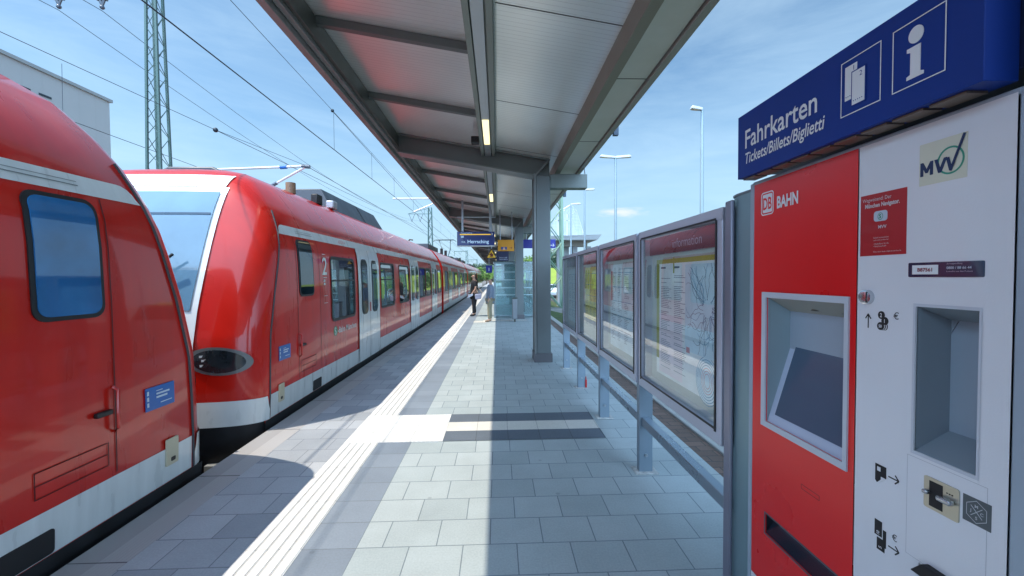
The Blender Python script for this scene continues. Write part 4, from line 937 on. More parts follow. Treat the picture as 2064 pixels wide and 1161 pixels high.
for i, (ya, yb) in enumerate(spans):
    D = thing('display_case', labs[i], 'display case', (1.16, (ya + yb) / 2, 0), 'display cases in a row beside the platform')
    zt_, zb_ = 1.885, .700
    fm = MB(); w = .058
    fm.box(1.10, 1.20, ya, yb, zt_ - w, zt_); fm.box(1.10, 1.20, ya, yb, zb_, zb_ + w + .02); fm.box(1.10, 1.20, ya, ya + w, zb_ + w + .02, zt_ - w); fm.box(1.10, 1.20, yb - w, yb, zb_ + w + .02, zt_ - w)
    part('frame', fm, SILVER, D, bevel=.004)
    part('frame_lip', MB().box(1.094, 1.10, ya + w - .012, ya + w, zb_ + w, zt_ - w).box(1.094, 1.10, yb - w, yb - w + .012, zb_ + w, zt_ - w).box(1.094, 1.10, ya + w, yb - w, zt_ - w, zt_ - w + .01).box(1.094, 1.10, ya + w, yb - w, zb_ + w + .01, zb_ + w + .02), BLACKR, D)
    part('back_panel', MB().box(1.185, 1.199, ya + w, yb - w, zb_ + w + .02, zt_ - w), mat('case_back', (.46, .52, .50), .6), D)
    part('glass_pane', MB().grid([[(1.112, ya + w, zb_ + w), (1.112, yb - w, zb_ + w)], [(1.112, ya + w, zt_ - w), (1.112, yb - w, zt_ - w)]]), GLASS, D)
    hd = part('header', MB().box(1.165, 1.180, ya + w, yb - w, 1.70, zt_ - w), HEADM, D)
    if i == 0: part('header_text', text_mb(MB(), Frame((1.165, 0, 0), (0, -1, 0), (0, 0, 1)), 'information', .085, -2.72, 1.735, .002, sx=1.0), mat('header_print', (.35, .40, .50), .5), hd)
    poster(D, ya + w, yb - w, i)
    # posts
    def post(yp):
        part('post', MB().box(1.105, 1.212, yp - .03, yp + .03, 0, .70), GSTEEL if False else mat('post_blue_grey', (.24, .31, .37), .4, .5), D, bevel=.004)
        part('foot_plate', MB().box(1.07, 1.25, yp - .07, yp + .07, 0, .008), mat('mortar_pale', (.42, .43, .42), .9, var=.3, vscale=30, bump=.6, bscale=50), D, bevel=.003)
        part('bolt', MB().tube([(1.16, yp - .03, .14), (1.16, yp - .045, .14)], .012, 8), GSTEEL, D)
    post(yb + .03 if i < 3 else yb - .03)
    part('mullion', MB().box(1.115, 1.20, yb + .001, yb + .059, .68, 1.88), mat('mullion_mauve', (.28, .31, .38), .4, .5), D, bevel=.004)
    part('foot_rail', MB().box(1.125, 1.185, ya - (.0), yb + .0, .375, .44), mat('rail_steel_blue', (.30, .36, .42), .3, .7), D, bevel=.004)
    if i == 2: part('red_cap', MB().box(1.205, 1.228, yb - .02, yb + .03, .01, .12).box(1.212, 1.222, yb - .01, yb + .01, .12, .16), mat('cap_red', (.5, .02, .02), .5), D, bevel=.004)

# ================================================================ SIGNS UNDER THE CANOPY
DS = thing('departure_display', 'dark blue hanging departure display with yellow line and destination Herrsching', 'display', (-.66, 13.0, 2.5))
part('case', MB().box(-1.25, -.08, 13.0, 13.2, 2.535, 2.97), mat('display_navy', (.010, .025, .16), .3, 0, .3), DS, bevel=.01)
part('underside_edge', MB().box(-1.25, -.08, 12.99, 13.21, 2.515, 2.533), SWHITE, DS)
FD = Frame((-1.25, 13.0, 2.52), (1, 0, 0), (0, 0, 1))
part('yellow_line', plate(MB(), FD, rect(.09, .345, 1.05, .375), 0, .004), mat('display_yellow', (.65, .42, .03), .5, emit=(.9, .55, .05, .35)), DS)
part('platform_number', text_mb(MB(), FD, '2', .09, 1.07, .345, .004, bold=.002), SWHITE, DS)
t_ = MB(); text_mb(t_, FD, 'Hinweis beachten', .05, .12, .39, .004); text_mb(t_, FD, 'S8', .09, .12, .26, .004, bold=.002); text_mb(t_, FD, 'Herrsching', .15, .32, .09, .004, bold=.002); text_mb(t_, FD, '14:32', .06, .12, .11, .004)
part('display_text', t_, mat('display_pale', (.35, .5, .65), .5, emit=(.4, .6, .8, .35)), DS)
hb = MB()
for x in (-1.08, -.22): hb.box(x - .03, x + .03, 13.05, 13.11, 2.97, 3.95 if x < -.5 else 3.86)
hb.tube([(-1.25, 13.08, 3.43), (-.05, 13.08, 3.43)], .02, 6)
part('hanger', hb, GSTEEL, DS)

WS = thing('warning_sign', 'yellow triangular warning sign below the departure display', 'sign', (-.19, 13.6, 2.2))
part('sign_plate', plate(MB(), Frame((0, 13.6, 0), (1, 0, 0), (0, 0, 1)), [(-.36, 2.165), (-.02, 2.165), (-.19, 2.48)], -.01, 0), BLACK, WS)
part('sign_face', plate(MB(), Frame((0, 13.6, 0), (1, 0, 0), (0, 0, 1)), [(-.335, 2.18), (-.045, 2.18), (-.19, 2.45)], 0, .004), mat('warning_yellow', (.75, .42, .02), .5), WS)
part('sign_symbol', plate(MB(), Frame((0, 13.6, 0), (1, 0, 0), (0, 0, 1)), [(-.24, 2.21), (-.22, 2.26), (-.27, 2.29), (-.22, 2.31), (-.19, 2.36), (-.17, 2.31), (-.13, 2.30), (-.14, 2.22)], .004, .007), mat('symbol_brown', (.16, .03, .01), .6), WS)
part('sign_pole', MB().tube([(-.19, 13.63, 2.48), (-.19, 13.63, 3.87)], .018, 6), GSTEEL, WS)

YS = thing('bank_sign', 'orange hanging sign with blue and red emblem and arrow above a blue panel', 'sign', (.29, 14.0, 2.4))
FY = Frame((0, 14.0, 0), (1, 0, 0), (0, 0, 1))
part('orange_panel', MB().box(.02, .57, 14.0, 14.08, 2.42, 2.80), mat('panel_orange', (.75, .33, .02), .45), YS, bevel=.006)
e_ = MB(); plate(e_, FY, [(.13, 2.47), (.18, 2.47), (.22, 2.56), (.13, 2.56)], 0, .004); plate(e_, FY, [(.28, 2.47), (.33, 2.47), (.33, 2.56), (.24, 2.56)], 0, .004); part('emblem_blue', e_, mat('emblem_blue', (.02, .08, .35), .5), YS)
e_ = MB(); plate(e_, FY, [(.19, 2.47), (.27, 2.47), (.23, 2.56)], 0, .004); part('emblem_centre', e_, mat('emblem_pale', (.75, .55, .5), .5), YS)
e_ = MB(); line2(e_, FY, (.42, 2.53), (.50, 2.53), .014, .004); line2(e_, FY, (.50, 2.53), (.475, 2.56), .014, .0045); line2(e_, FY, (.50, 2.53), (.475, 2.50), .014, .005); part('arrow', e_, mat('arrow_red_brown', (.35, .05, .02), .5), YS)
part('blue_panel', MB().box(-.03, .38, 14.0, 14.08, 2.09, 2.415), mat('panel_dark_navy', (.006, .012, .06), .4), YS, bevel=.006)
t_ = MB(); text_mb(t_, FY, 'Bayerstraße', .055, .07, 2.19, .004); text_mb(t_, FY, 'Bahnhofplatz', .055, .07, 2.13, .004); part('panel_text', t_, mat('panel_print', (.45, .5, .6), .5), YS)
part('hanger', MB().tube([(.1, 14.04, 2.80), (.1, 14.04, 3.82)], .018, 6).tube([(.5, 14.04, 2.80), (.5, 14.04, 3.76)], .018, 6), GSTEEL, YS)
ES = thing('exit_sign', 'wide blue hanging direction sign with white arrow, partly behind the near column', 'sign', (1.7, 17, 2.7))
part('sign_plate', MB().box(1.06, 2.40, 17.0, 17.06, 2.72, 3.08), mat('exit_blue', (.012, .02, .26), .4), ES, bevel=.006)
FE = Frame((0, 17.0, 0), (1, 0, 0), (0, 0, 1)); e_ = MB(); line2(e_, FE, (2.17, 2.84), (2.34, 2.84), .018, .004); line2(e_, FE, (2.345, 2.84), (2.285, 2.90), .018, .0045); line2(e_, FE, (2.345, 2.84), (2.285, 2.78), .018, .005); part('arrow', e_, SWHITE, ES)
part('hanger', MB().tube([(1.2, 17.03, 3.08), (1.2, 17.03, 3.64)], .018, 6).tube([(1.5, 17.03, 3.08), (1.5, 17.03, 3.50)], .018, 6), GSTEEL, ES)
SS = thing('small_blue_sign', 'small dark blue platform number sign under the far canopy, left of the shelter', 'sign', (-.4, 24, 2.2))
part('sign_plate', MB().box(-.66, -.30, 24, 24.06, 1.80, 2.22), MATS['exit_blue'], SS, bevel=.005)
part('sign_number', text_mb(MB(), Frame((0, 24, 0), (1, 0, 0), (0, 0, 1)), '1', .26, -.55, 1.90, .004, bold=.003), SWHITE, SS)
part('hanger', MB().tube([(-.48, 24.03, 2.22), (-.48, 24.03, 3.88)], .02, 6), GSTEEL, SS)

# ================================================================ SHELTER
SH = thing('waiting_shelter', 'glass waiting shelter with steel frame standing on the platform behind the columns', 'shelter', (.6, 17, 0))
ff = MB()
X0s, X1s, Ya, Yb, Zt = -.11, 1.50, 15.72, 21.6, 2.10
for x in (X0s, X1s):
    for y in (Ya, 17.65, 19.6, Yb): ff.box(x - .03, x + .03, y - .03, y + .03, 0, Zt)
for y in (Ya, Yb): ff.box(X0s + .03, X1s - .03, y - .025, y + .025, Zt - .05, Zt); ff.box(X0s + .03, X1s - .03, y - .02, y + .02, .06, .10)
for x in (X0s, X1s): 
    for z in (.08, Zt - .025): ff.box(x - .025, x + .025, Ya + .03, Yb - .03, z - .025, z + .025)
part('shelter_frame', ff, mat('shelter_steel', (.28, .36, .40), .35, .6), SH)
part('front_pane', MB().grid([[(X0s + .03, Ya, .1), (X1s - .03, Ya, .1)], [(X0s + .03, Ya, Zt - .05), (X1s - .03, Ya, Zt - .05)]]), SHGLASS, SH)
part('rear_pane', MB().grid([[(X0s + .03, Yb, .1), (X1s - .03, Yb, .1)], [(X0s + .03, Yb, Zt - .05), (X1s - .03, Yb, Zt - .05)]]), SHGLASS, SH)
part('side_pane', MB().grid([[(X1s, Ya, .1), (X1s, Yb, .1)], [(X1s, Ya, Zt - .05), (X1s, Yb, Zt - .05)]]), SHGLASS, SH)
part('side_pane', MB().grid([[(X0s, 17.7, .1), (X0s, Yb, .1)], [(X0s, 17.7, Zt - .05), (X0s, Yb, Zt - .05)]]), SHGLASS, SH)
fs = MB()
for z in (1.72, 1.42, 1.12, .85): fs.box(X0s + .05, X1s - .05, Ya - .003, Ya - .001, z, z + .035)
part('frosted_bands', fs, mat('frost_pale', (.45, .62, .66), .6), SH)
part('shelter_roof', MB().box(X0s - .05, X1s + .05, Ya - .05, Yb + .05, Zt + .001, Zt + .03), SHGLASS, SH)
BN = thing('bench', 'grey bench with backrest inside the glass shelter', 'bench', (1.15, 18.5, 0))
part('seat', MB().box(.95, 1.38, 17.9, 20.0, .44, .48), STEEL, BN, bevel=.01); part('backrest', MB().box(1.38, 1.42, 17.9, 20.0, .6, .95), STEEL, BN, bevel=.01)
for y in (18.1, 19.8): part('leg', MB().box(1.12, 1.20, y, y + .06, 0, .44).box(1.38, 1.41, y, y + .06, .44, .62), STEELD, BN)
BI = thing('litter_bin', 'grey metal litter bin standing in front of the far column', 'litter bin', (.66, 13.9, 0))
part('bin_body', MB().box(.50, .67, 14.1, 14.4, .10, .80), mat('bin_grey', (.22, .24, .26), .4, .4), BI, bevel=.02); part('bin_lid', MB().box(.49, .68, 14.09, 14.41, .80, .84), STEELD, BI, bevel=.01); part('bin_foot', MB().box(.55, .62, 14.2, 14.3, 0, .10), STEELD, BI)

# ================================================================ CATENARY
def lattice_mast(name, label, x, y, z0, z1, w0, w1, m, group='lattice masts of the overhead line', leg=.045, step=.62, br=.018):
    T = thing(name, label, 'mast', (x, y, z0), group)
    lg = MB(); bc = MB(); n = max(3, int((z1 - z0) / step))
    hw = lambda z: (w0 + (w1 - w0) * (z - z0) / (z1 - z0)) / 2
    for sx in (-1, 1):
        for sy in (-1, 1):
            a, b = hw(z0), hw(z1)
            lg.quadbox([(x + sx * a - leg, y + sy * a - leg, z0), (x + sx * a + leg, y + sy * a - leg, z0), (x + sx * a + leg, y + sy * a + leg, z0), (x + sx * a - leg, y + sy * a + leg, z0),
                        (x + sx * b - leg, y + sy * b - leg, z1), (x + sx * b + leg, y + sy * b - leg, z1), (x + sx * b + leg, y + sy * b + leg, z1), (x + sx * b - leg, y + sy * b + leg, z1)])
    for k in range(n):
        za, zb = z0 + (z1 - z0) * k / n, z0 + (z1 - z0) * (k + 1) / n; a, b = hw(za), hw(zb); s_ = 1 if k % 2 else -1
        for q in (-1, 1):
            bc.tube([(x - s_ * a, y + q * a, za), (x + s_ * b, y + q * b, zb)], br, 4); bc.tube([(x + q * a, y - s_ * q * a, za), (x + q * b, y + s_ * q * b, zb)], br, 4)
    part('legs', lg, m, T); part('bracing', bc, m, T, recalc=False)
    part('footing', MB().box(x - w0 * .8, x + w0 * .8, y - w0 * .8, y + w0 * .8, z0 - .3, z0 + .05), MATS['platform_concrete'], T, bevel=.02)
    return T
def feeder_arm(T, x, y, zt, simple=False, vb=9.25):
    am = MB(); zz = zt - .9
    am.tube([(x, y, zz), (x - 3.1, y, zz)], .04, 5); am.tube([(x, y, zt - .05), (x - 3.1, y, zz)], .03, 5); am.tube([(x - .8, y, zz), (x - .8, y, zz + .6)], .025, 4)
    part('cross_arm', am, MASTG, T)
    for xi in (x - 2.55, x - 1.4):
        im = MB(); im.tube([(xi - .42, y, zz), (xi, y, zz - 1.0)], .035, 6); im.tube([(xi + .42, y, zz), (xi, y, zz - 1.0)], .035, 6); im.ball((xi, y, zz - 1.05), .06)
        if not simple:
            for sg in (-1, 1):
                for k in range(4, 9): t = k / 10; im.tube([(xi + sg * .42 * (1 - t) + sg * .006, y, zz - t), (xi + sg * .42 * (1 - t) - sg * .006, y, zz - t - .05)], .065, 8)
        part('insulator', im, mat('insulator_brown_grey', (.07, .09, .12), .35, 0, .3), T)
MX = -9.42
m1 = lattice_mast('lattice_mast', 'tall green lattice mast rising behind the near train', MX, 12, -1.2, 11.4, .50, .20, MASTG, leg=.028, step=.42, br=.011)
# solid inner channel visible inside the lattice
part('inner_rail', MB().box(MX - .03, MX + .03, 11.97, 12.03, -1.2, 11.3), mat('mast_dark', (.05, .11, .10), .6), m1)
feeder_arm(m1, MX, 12, 11.0, vb=8.95)
ra = MB(); ra.tube([(MX + .2, 12, 4.55), (-8.3, 12, 4.60), (-5.45, 12, 4.72)], .035, 8); part('registration_tube', ra, ALU, m1)
ra = MB(); ra.tube([(-5.40, 12, 4.70), (-6.25, 12, 4.22)], .032, 8); part('steady_arm', ra, ALU, m1)
ra = MB(); ra.tube([(-6.2, 12, 4.25), (-6.75, 12, 3.95)], .05, 8); ra.tube([(-5.5, 12, 4.72), (-5.28, 12, 4.70)], .055, 8); ra.tube([(-6.75, 12, 3.95), (MX + .2, 12, 3.6)], .03, 6); part('stay_insulator', ra, MATS['insulator_brown_grey'], m1)
part('blue_insulator', MB().tube([(-6.1, 12, 4.69), (-5.92, 12, 4.70)], .06, 8), mat('insulator_blue', (.02, .15, .5), .4), m1)
labsm = ['lattice mast with two V-shaped insulators beyond the train roof', 'distant lattice mast just right of the far pantograph', 'faint distant lattice mast near the horizon', 'farthest faint lattice mast near the end of the canopy']
for k, y in enumerate((59, 118, 176, 235)):
    m_ = lattice_mast('lattice_mast', labsm[k], MX + (.0 if k == 0 else .8), y, -1.2, 11.4 if k == 0 else 9.2, .8, .42, MASTG, leg=.05, step=1.1, br=.03)
    if k == 0: feeder_arm(m_, MX, y, 11.4, True)
    else:
        x = MX + .8; part('cross_arm', MB().tube([(x, y, 8.9), (x - 3.6, y, 8.9)], .08, 5).tube([(x - 3.5, y, 8.9), (x - 3.5, y, 7.6)], .06, 4).tube([(x - 2.3, y, 8.9), (x - 1.9, y, 7.7), (x - 1.5, y, 8.9)], .05, 4), MASTG, m_)
m_ = lattice_mast('lattice_mast', 'green lattice mast standing behind the platform beside the near column, with crossed braces', 2.74, 19.6, 0.0, 9.5, .66, .50, mat('mast_leaf_green', (.22, .34, .26), .55, .2), leg=.055, step=.78, br=.025)
part('boom', MB().tube([(2.74, 19.6, 5.26), (-4.85, 19.6, 5.24)], .035, 8).tube([(2.74, 19.6, 6.9), (-2.0, 19.6, 5.28)], .02, 5), ALU, m_)
part('steady_arm', MB().tube([(-2.6, 19.6, 5.22), (-3.1, 19.6, 4.95), (-3.9, 19.6, 4.62)], .022, 6), GSTEEL, m_)

def sagline(a, b, sag, n=16): 
    a, b = Vector(a), Vector(b); return [tuple(a.lerp(b, t / n) - Vector((0, 0, sag * 4 * (t / n) * (1 - t / n)))) for t in range(n + 1)]
def wire(label, mbs, group='overhead wires above the tracks', m=WIRE):
    o = part('overhead_wire', mbs, m, recalc=True); tag(o, label, 'wire', group); return o
# track one: contact wire, messenger wire and droppers
w = MB(); w.tube([(-3.9, -30, 4.62), (-3.9, 19.6, 4.64), (-3.9, 59, 4.62), (-3.9, 240, 4.6)], .0095, 5)
wire('thick dark contact wire running over the train roof', w)
w = MB(); w.tube(sagline((-3.9, -28, 6.3), (-3.9, 19.6, 5.30), -.0, 4), .011, 5) if False else None
zm = lambda y: 5.24 + .50 * abs((y - 4 + 15.6) % 31.2 - 15.6) / 15.6 if False else 5.30 + .42 * (abs(((y - 19.6 + 24) % 48) - 24) / 24) ** 1
zmm = lambda y: 5.26 + .0 * y if y > 19.6 else 5.26 + .030 * (19.6 - y) - .0 
w.tube([(-3.9, y, zmm(y)) for y in (-25, -10, 0, 5, 10, 15, 19.6, 60, 240)], .005, 5)
for y in (10.2, 13.2, 16.0, 19.6, 24, 29, 35, 42): w.tube([(-3.9, y, zmm(y)), (-3.9, y, 4.63)], .004, 4)
w.ball((-3.9, 10.13, 5.54), .04, 8, 6)
w.tube([(-3.9, 10.13, 5.53), (-3.7, 17, 5.0), (-3.75, 24, 4.66)], .008, 4)
wire('thin messenger wire with droppers hanging above the train roof wire', w)
w = MB(); w.tube([(-6.95, -20, 5.05), (-6.8, 6.02, 4.965), (-5.9, 9.0, 4.68), (-5.4, 12, 4.74)], .005, 5); w.ball((-5.86, 8.95, 4.66), .05, 8, 6)
w.tube([(-5.9, 9.0, 4.68), (-5.5, 13, 4.60), (-4.2, 40, 4.7), (-4.0, 80, 4.8)], .006, 5); w.tube([(-5.4, 12, 4.74), (-5.4, 59, 4.9), (-5.4, 230, 4.9)], .008, 5)
w.tube([(-6.72, 6.75, 4.90), (-6.74, 6.75, 3.6)], .004, 4)
wire('wire reaching the tip of the white registration arm on the near mast', w)
w = MB(); w.tube([(-6.0, 3.0, 3.9), (-6.1, 4.6, 5.0)], .006, 4) if False else None
w.tube(sagline((-11.97, 12, 8.95), (-11.97, 59, 9.5), 1.3), .008, 5); w.tube(sagline((-11.97, -35, 9.4), (-11.97, 12, 8.95), 1.3), .008, 5); w.tube(sagline((-11.97, 59, 9.5), (-11.2, 176, 8), 1.5), .02, 5)
wire('outer feeder wire hanging from the left V-shaped insulators', w)
w = MB(); w.tube(sagline((-10.82, 12, 8.95), (-10.82, 59, 9.5), 1.3), .008, 5); w.tube(sagline((-10.82, -35, 9.4), (-10.82, 12, 8.95), 1.3), .008, 5); w.tube(sagline((-10.82, 59, 9.5), (-10.1, 176, 8), 1.5), .02, 5)
wire('inner feeder wire hanging from the right V-shaped insulators', w)
w = MB(); w.tube([(-13, -30, 6.4), (-13, 18, 6.42), (-13, 60, 6.4), (-13, 200, 6.4)], .010, 5)
for y in (7.2, 21, 30, 40): w.tube([(-13, y, 6.42), (-13, y, 4.8)], .007, 4)
w.tube([(-13, -30, 4.8), (-13, 200, 4.8)], .012, 5)
wire('lowest wire, behind the train roofs, over the farthest track', w)
# ================================================================ BUILDING, LAMPS, BRIDGE, CAR, TREES
B = thing('industrial_building', 'large pale grey flat-roofed hall at the left edge behind the near train', 'building', (-45, 10, -1.4))
part('wall', MB().box(-70, -30, -25, 33.6, -1.4, 15.3), panel_mat('hall_cladding', (.42, .45, .46), .6, .1, 1.2, 1, .004, .97, .02), B)
part('parapet', MB().box(-70.2, -29.85, -25.2, 33.75, 15.3, 15.52), mat('parapet_grey', (.34, .37, .38), .5, .3), B)
for k in range(-6, 8): 
    y = 26.1 + k * 1.25 * 1
    if y < 29.6 : part('window', MB().box(-30.02, -29.96, y - .0, y + .75, 13.72, 13.86), mat('slot_window', (.02, .03, .04), .15), B)
for y in (-20, -8, 4, 16): part('window', MB().box(-30.03, -29.96, y, y + 6, 3.0, 5.5), TGLASS, B)

def lamp(label, x, y, h, arms, zg=-.65):
    T = thing('street_lamp', label, 'street lamp', (x, y, zg), 'street lamps behind the platform')
    part('pole', MB().tube([(x, y, zg), (x, y, h * .45), (x, y, h)], [.07, .055, .04], 10), LAMPP, T)
    part('collar', MB().tube([(x, y, 2.0), (x, y, 2.12)], .065, 10), GSTEEL, T)
    for dx in arms:
        hd = MB(); e = x + dx * .62
        hd.quadbox([(x, y - .05, h - .05), (e, y - .09, h + .00), (e, y + .09, h + .00), (x, y + .05, h - .05), (x, y - .04, h + .04), (e - dx * .06, y - .06, h + .09), (e - dx * .06, y + .06, h + .09), (x, y + .04, h + .04)])
        l_ = part('lamp_head', hd, mat('lamp_head_grey', (.5, .52, .53), .4, .2), T, bevel=.015)
        part('lens', MB().quadbox([(x + dx * .22, y - .055, h - .035), (x + dx * .55, y - .075, h - .012), (x + dx * .55, y + .075, h - .012), (x + dx * .22, y + .055, h - .035), (x + dx * .22, y - .055, h - .028), (x + dx * .55, y - .075, h - .005), (x + dx * .55, y + .075, h - .005), (x + dx * .22, y + .055, h - .028)]), mat('lens_warm', (.75, .6, .42), .3), l_)
lamp('tall lamp post with one arm, nearest to the ticket machine sign', 6.0, 12, 6.4, (-.55,))
lamp('lamp post with two lamp heads behind the display cases', 4.60, 16, 6.15, (-1, 1))
lamp('thin lamp post with one arm, left of the two-headed lamp', 4.66, 22, 6.15, (.9,))
lamp('smallest lamp post with one arm, in front of the mesh tower', 4.55, 25.5, 6.0, (1,))

BR = thing('footbridge', 'grey concrete footbridge landing with mesh-clad stair tower beyond the display cases', 'footbridge', (5, 31, -.7))
part('deck', MB().quadbox([(3.6, 29, 4.12), (7.05, 29, 4.12), (7.05, 33, 4.12), (3.6, 33, 4.12), (3.3, 28.8, 4.38), (7.3, 28.8, 4.46), (7.3, 33.2, 4.46), (3.3, 33.2, 4.38)]), mat('deck_concrete', (.55, .58, .60), .7), BR)
part('deck_beam', MB().box(3.9, 6.6, 30.2, 31, 3.75, 4.12), mat('beam_concrete', (.30, .28, .24), .8), BR)
for x in (4.4, 5.55, 6.55): part('pillar', MB().box(x, x + .34, 30.3, 30.8, -.7, 3.75), mat('pillar_concrete', (.28, .30, .31), .7), BR)
part('side_wall', MB().box(4.80, 5.45, 31.4, 31.5, 2.2, 3.9), mat('pale_wall', (.6, .64, .66), .7), BR)
mm = MB(); tp = [(3.5, 4.4), (3.6, 5.1), (4.6, 6.3), (5.35, 6.75), (5.75, 6.35), (6.35, 4.45)]
def inside(x): 
    for (a, za), (b, zb) in zip(tp, tp[1:]):
        if a <= x <= b: return za + (zb - za) * (x - a) / (b - a)
    return None
for yy in (30.0, 32.4):
    for (a, b) in zip(tp, tp[1:]): mm.tube([(a[0], yy, a[1]), (b[0], yy, b[1])], .03, 5)
    x = 3.55
    while x < 6.35:
        z = inside(x); mm.tube([(x, yy, 4.4), (x, yy, z)], .014, 3, False); x += .105
    z = 4.5
    while z < 6.7:
        xs = [x * .02 for x in range(170, 330) if inside(x * .02) and inside(x * .02) > z]
        if xs: mm.tube([(xs[0], yy, z), (xs[-1], yy, z)], .014, 3, False)
        z += .105
for x, z in tp: mm.tube([(x, 30.0, z), (x, 32.4, z)], .03, 5)
part('mesh_tower', mm, MESHM, BR, recalc=False)
part('tower_frame', MB().box(4.55, 4.68, 31, 31.1, 4.4, 6.0).box(5.2, 5.30, 31, 31.1, 4.4, 6.2).box(4.3, 5.6, 31, 31.1, 5.7, 5.8), ALU, BR)

# parked car, white, seen through the lattice
CR = thing('parked_car', 'white car parked on the service road behind the lattice mast', 'car', (6.0, 45, -.69))
prof = [(-2.1, -.40), (-2.15, -.05), (-2.0, .12), (-1.2, .20), (-.6, .68), (.9, .72), (1.6, .25), (2.1, .18), (2.15, -.35), (1.6, -.45), (-1.6, -.45)]
part('body', MB().prism([(45 + a, .02 + b) for a, b in prof], 'x', 5.15, 6.85), mat('car_white', (.7, .72, .74), .2, 0, .8), CR, bevel=.06)
part('windows', MB().prism([(45 + a, .02 + b) for a, b in [(-1.1, .24), (-.58, .62), (.85, .66), (1.45, .27)]], 'x', 5.13, 6.87), TGLASS, CR)
part('rear_window', MB().quadbox([(5.3, 43.86, .26), (6.7, 43.86, .26), (6.7, 43.95, .24), (5.3, 43.95, .24), (5.4, 44.32, .66), (6.6, 44.32, .66), (6.6, 44.40, .62), (5.4, 44.40, .62)]), TGLASS, CR)
for dy in (-1.35, 1.35):
    for x in (5.12, 6.72): part('wheel', MB().tube([(x, 45 + dy, -.38), (x + .16, 45 + dy, -.38)], .31, 18), BLACKR, CR)

def tree(label, x, y, zg, h, r, seed, col=0, name='leafy_tree', group='trees at the end of the platform'):
    T = thing(name, label, 'tree', (x, y, zg), group); rn = random.Random(seed)
    tk = MB(); tk.tube([(x, y, zg), (x + .1, y, zg + h * .3), (x, y + .1, zg + h * .62)], [.16, .12, .05], 7)
    cr = MB(); lobes = []
    for k in range(9):
        a = rn.uniform(0, 6.28); q = Vector((x + r * .62 * math.cos(a) * rn.random() ** .5, y + r * .62 * math.sin(a), zg + h * rn.uniform(.38, .86))); lobes.append((q, r * rn.uniform(.32, .55)))
        tk.tube([(x, y, zg + h * rn.uniform(.25, .5)), tuple(q)], [.05, .015], 5)
    for k in range(1500):
        q, rr = rn.choice(lobes); d = Vector((rn.gauss(0, 1), rn.gauss(0, 1), rn.gauss(0, 1))).normalized() * rr * rn.uniform(.5, 1.05); p = q + d
        s_ = rn.uniform(.09, .2) * r / 2.2; u = Vector((rn.gauss(0, 1), rn.gauss(0, 1), rn.gauss(0, 1))).normalized(); v = u.orthogonal().normalized(); b = len(cr.v)
        cr.v += [tuple(p - u * s_), tuple(p + v * s_ * .7), tuple(p + u * s_), tuple(p - v * s_ * .7)]; cr.f.append((b, b + 1, b + 2, b + 3))
    part('trunk', tk, mat('bark', (.10, .075, .05), .9), T); part('crown', cr, [mat('leaf_light', (.10, .19, .03), .6, var=.5, vscale=1.2), mat('leaf_deep', (.05, .105, .025), .6, var=.5, vscale=1.2), mat('leaf_blue', (.045, .09, .055), .6, var=.4, vscale=1)][col], T, recalc=False)
tl = [(-3.2, 120, 5.6, 3.0, 0), (-.6, 112, 4.6, 2.6, 0), (2.2, 118, 5.4, 3.2, 1), (-6.3, 150, 7.0, 4.2, 2), (-1.5, 155, 8.0, 4.6, 2), (4.6, 150, 8, 4.4, 1), (8.2, 128, 6.5, 4, 0), (12, 150, 7, 5, 1), (6.6, 64, 4.2, 2.2, 1), (17, 120, 7, 5, 2)]
tn = ['bright green bush-like tree left of the far platform end', 'low bright tree directly at the end of the platform', 'mid green tree behind the shelter glass', 'bluish far tree at the left of the far tree row', 'tallest bluish far tree beyond the platform end', 'dark green far tree behind the shelter', 'light tree on the bank beyond the footbridge', 'broad far tree on top of the bank', 'dark green small tree seen under the footbridge', 'bluish tree farthest right on the bank']
for i, (x, y, h, r, c) in enumerate(tl): tree(tn[i], x, y, -1.0 if x < 8 else 1.5, h, r, 40 + i, c)
# fence line of pale planks along the far track side seen past the platform end
# ================================================================ PEOPLE
def skin_mesh(name, verts, edges, radii, m, parent, sub=2, ell=None):
    me = bpy.data.meshes.new(name); loc = ORG[parent.name] if parent else Vector()
    me.from_pydata([tuple(Vector(v) - loc) for v in verts], edges, []); o = bpy.data.objects.new(name, me); COL.objects.link(o)
    md = o.modifiers.new('skin', 'SKIN'); md.use_smooth_shade = True
    for i, v in enumerate(me.skin_vertices[0].data):
        r = radii[i]; v.radius = (r, r) if not isinstance(r, tuple) else r; v.use_root = (i == 0)
    o.modifiers.new('sub', 'SUBSURF').levels = sub; o.modifiers['sub'].render_levels = sub
    bpy.context.view_layer.update()
    em = bpy.data.meshes.new_from_object(o.evaluated_get(bpy.context.evaluated_depsgraph_get()))
    bpy.data.objects.remove(o); em.materials.clear(); em.materials.append(m)
    for p in em.polygons: p.use_smooth = True
    ob = bpy.data.objects.new(name, em); COL.objects.link(ob)
    if parent: ob.parent = parent
    ORG[ob.name] = loc
    return ob
SKIN = mat('skin_tone', (.48, .28, .20), .55)
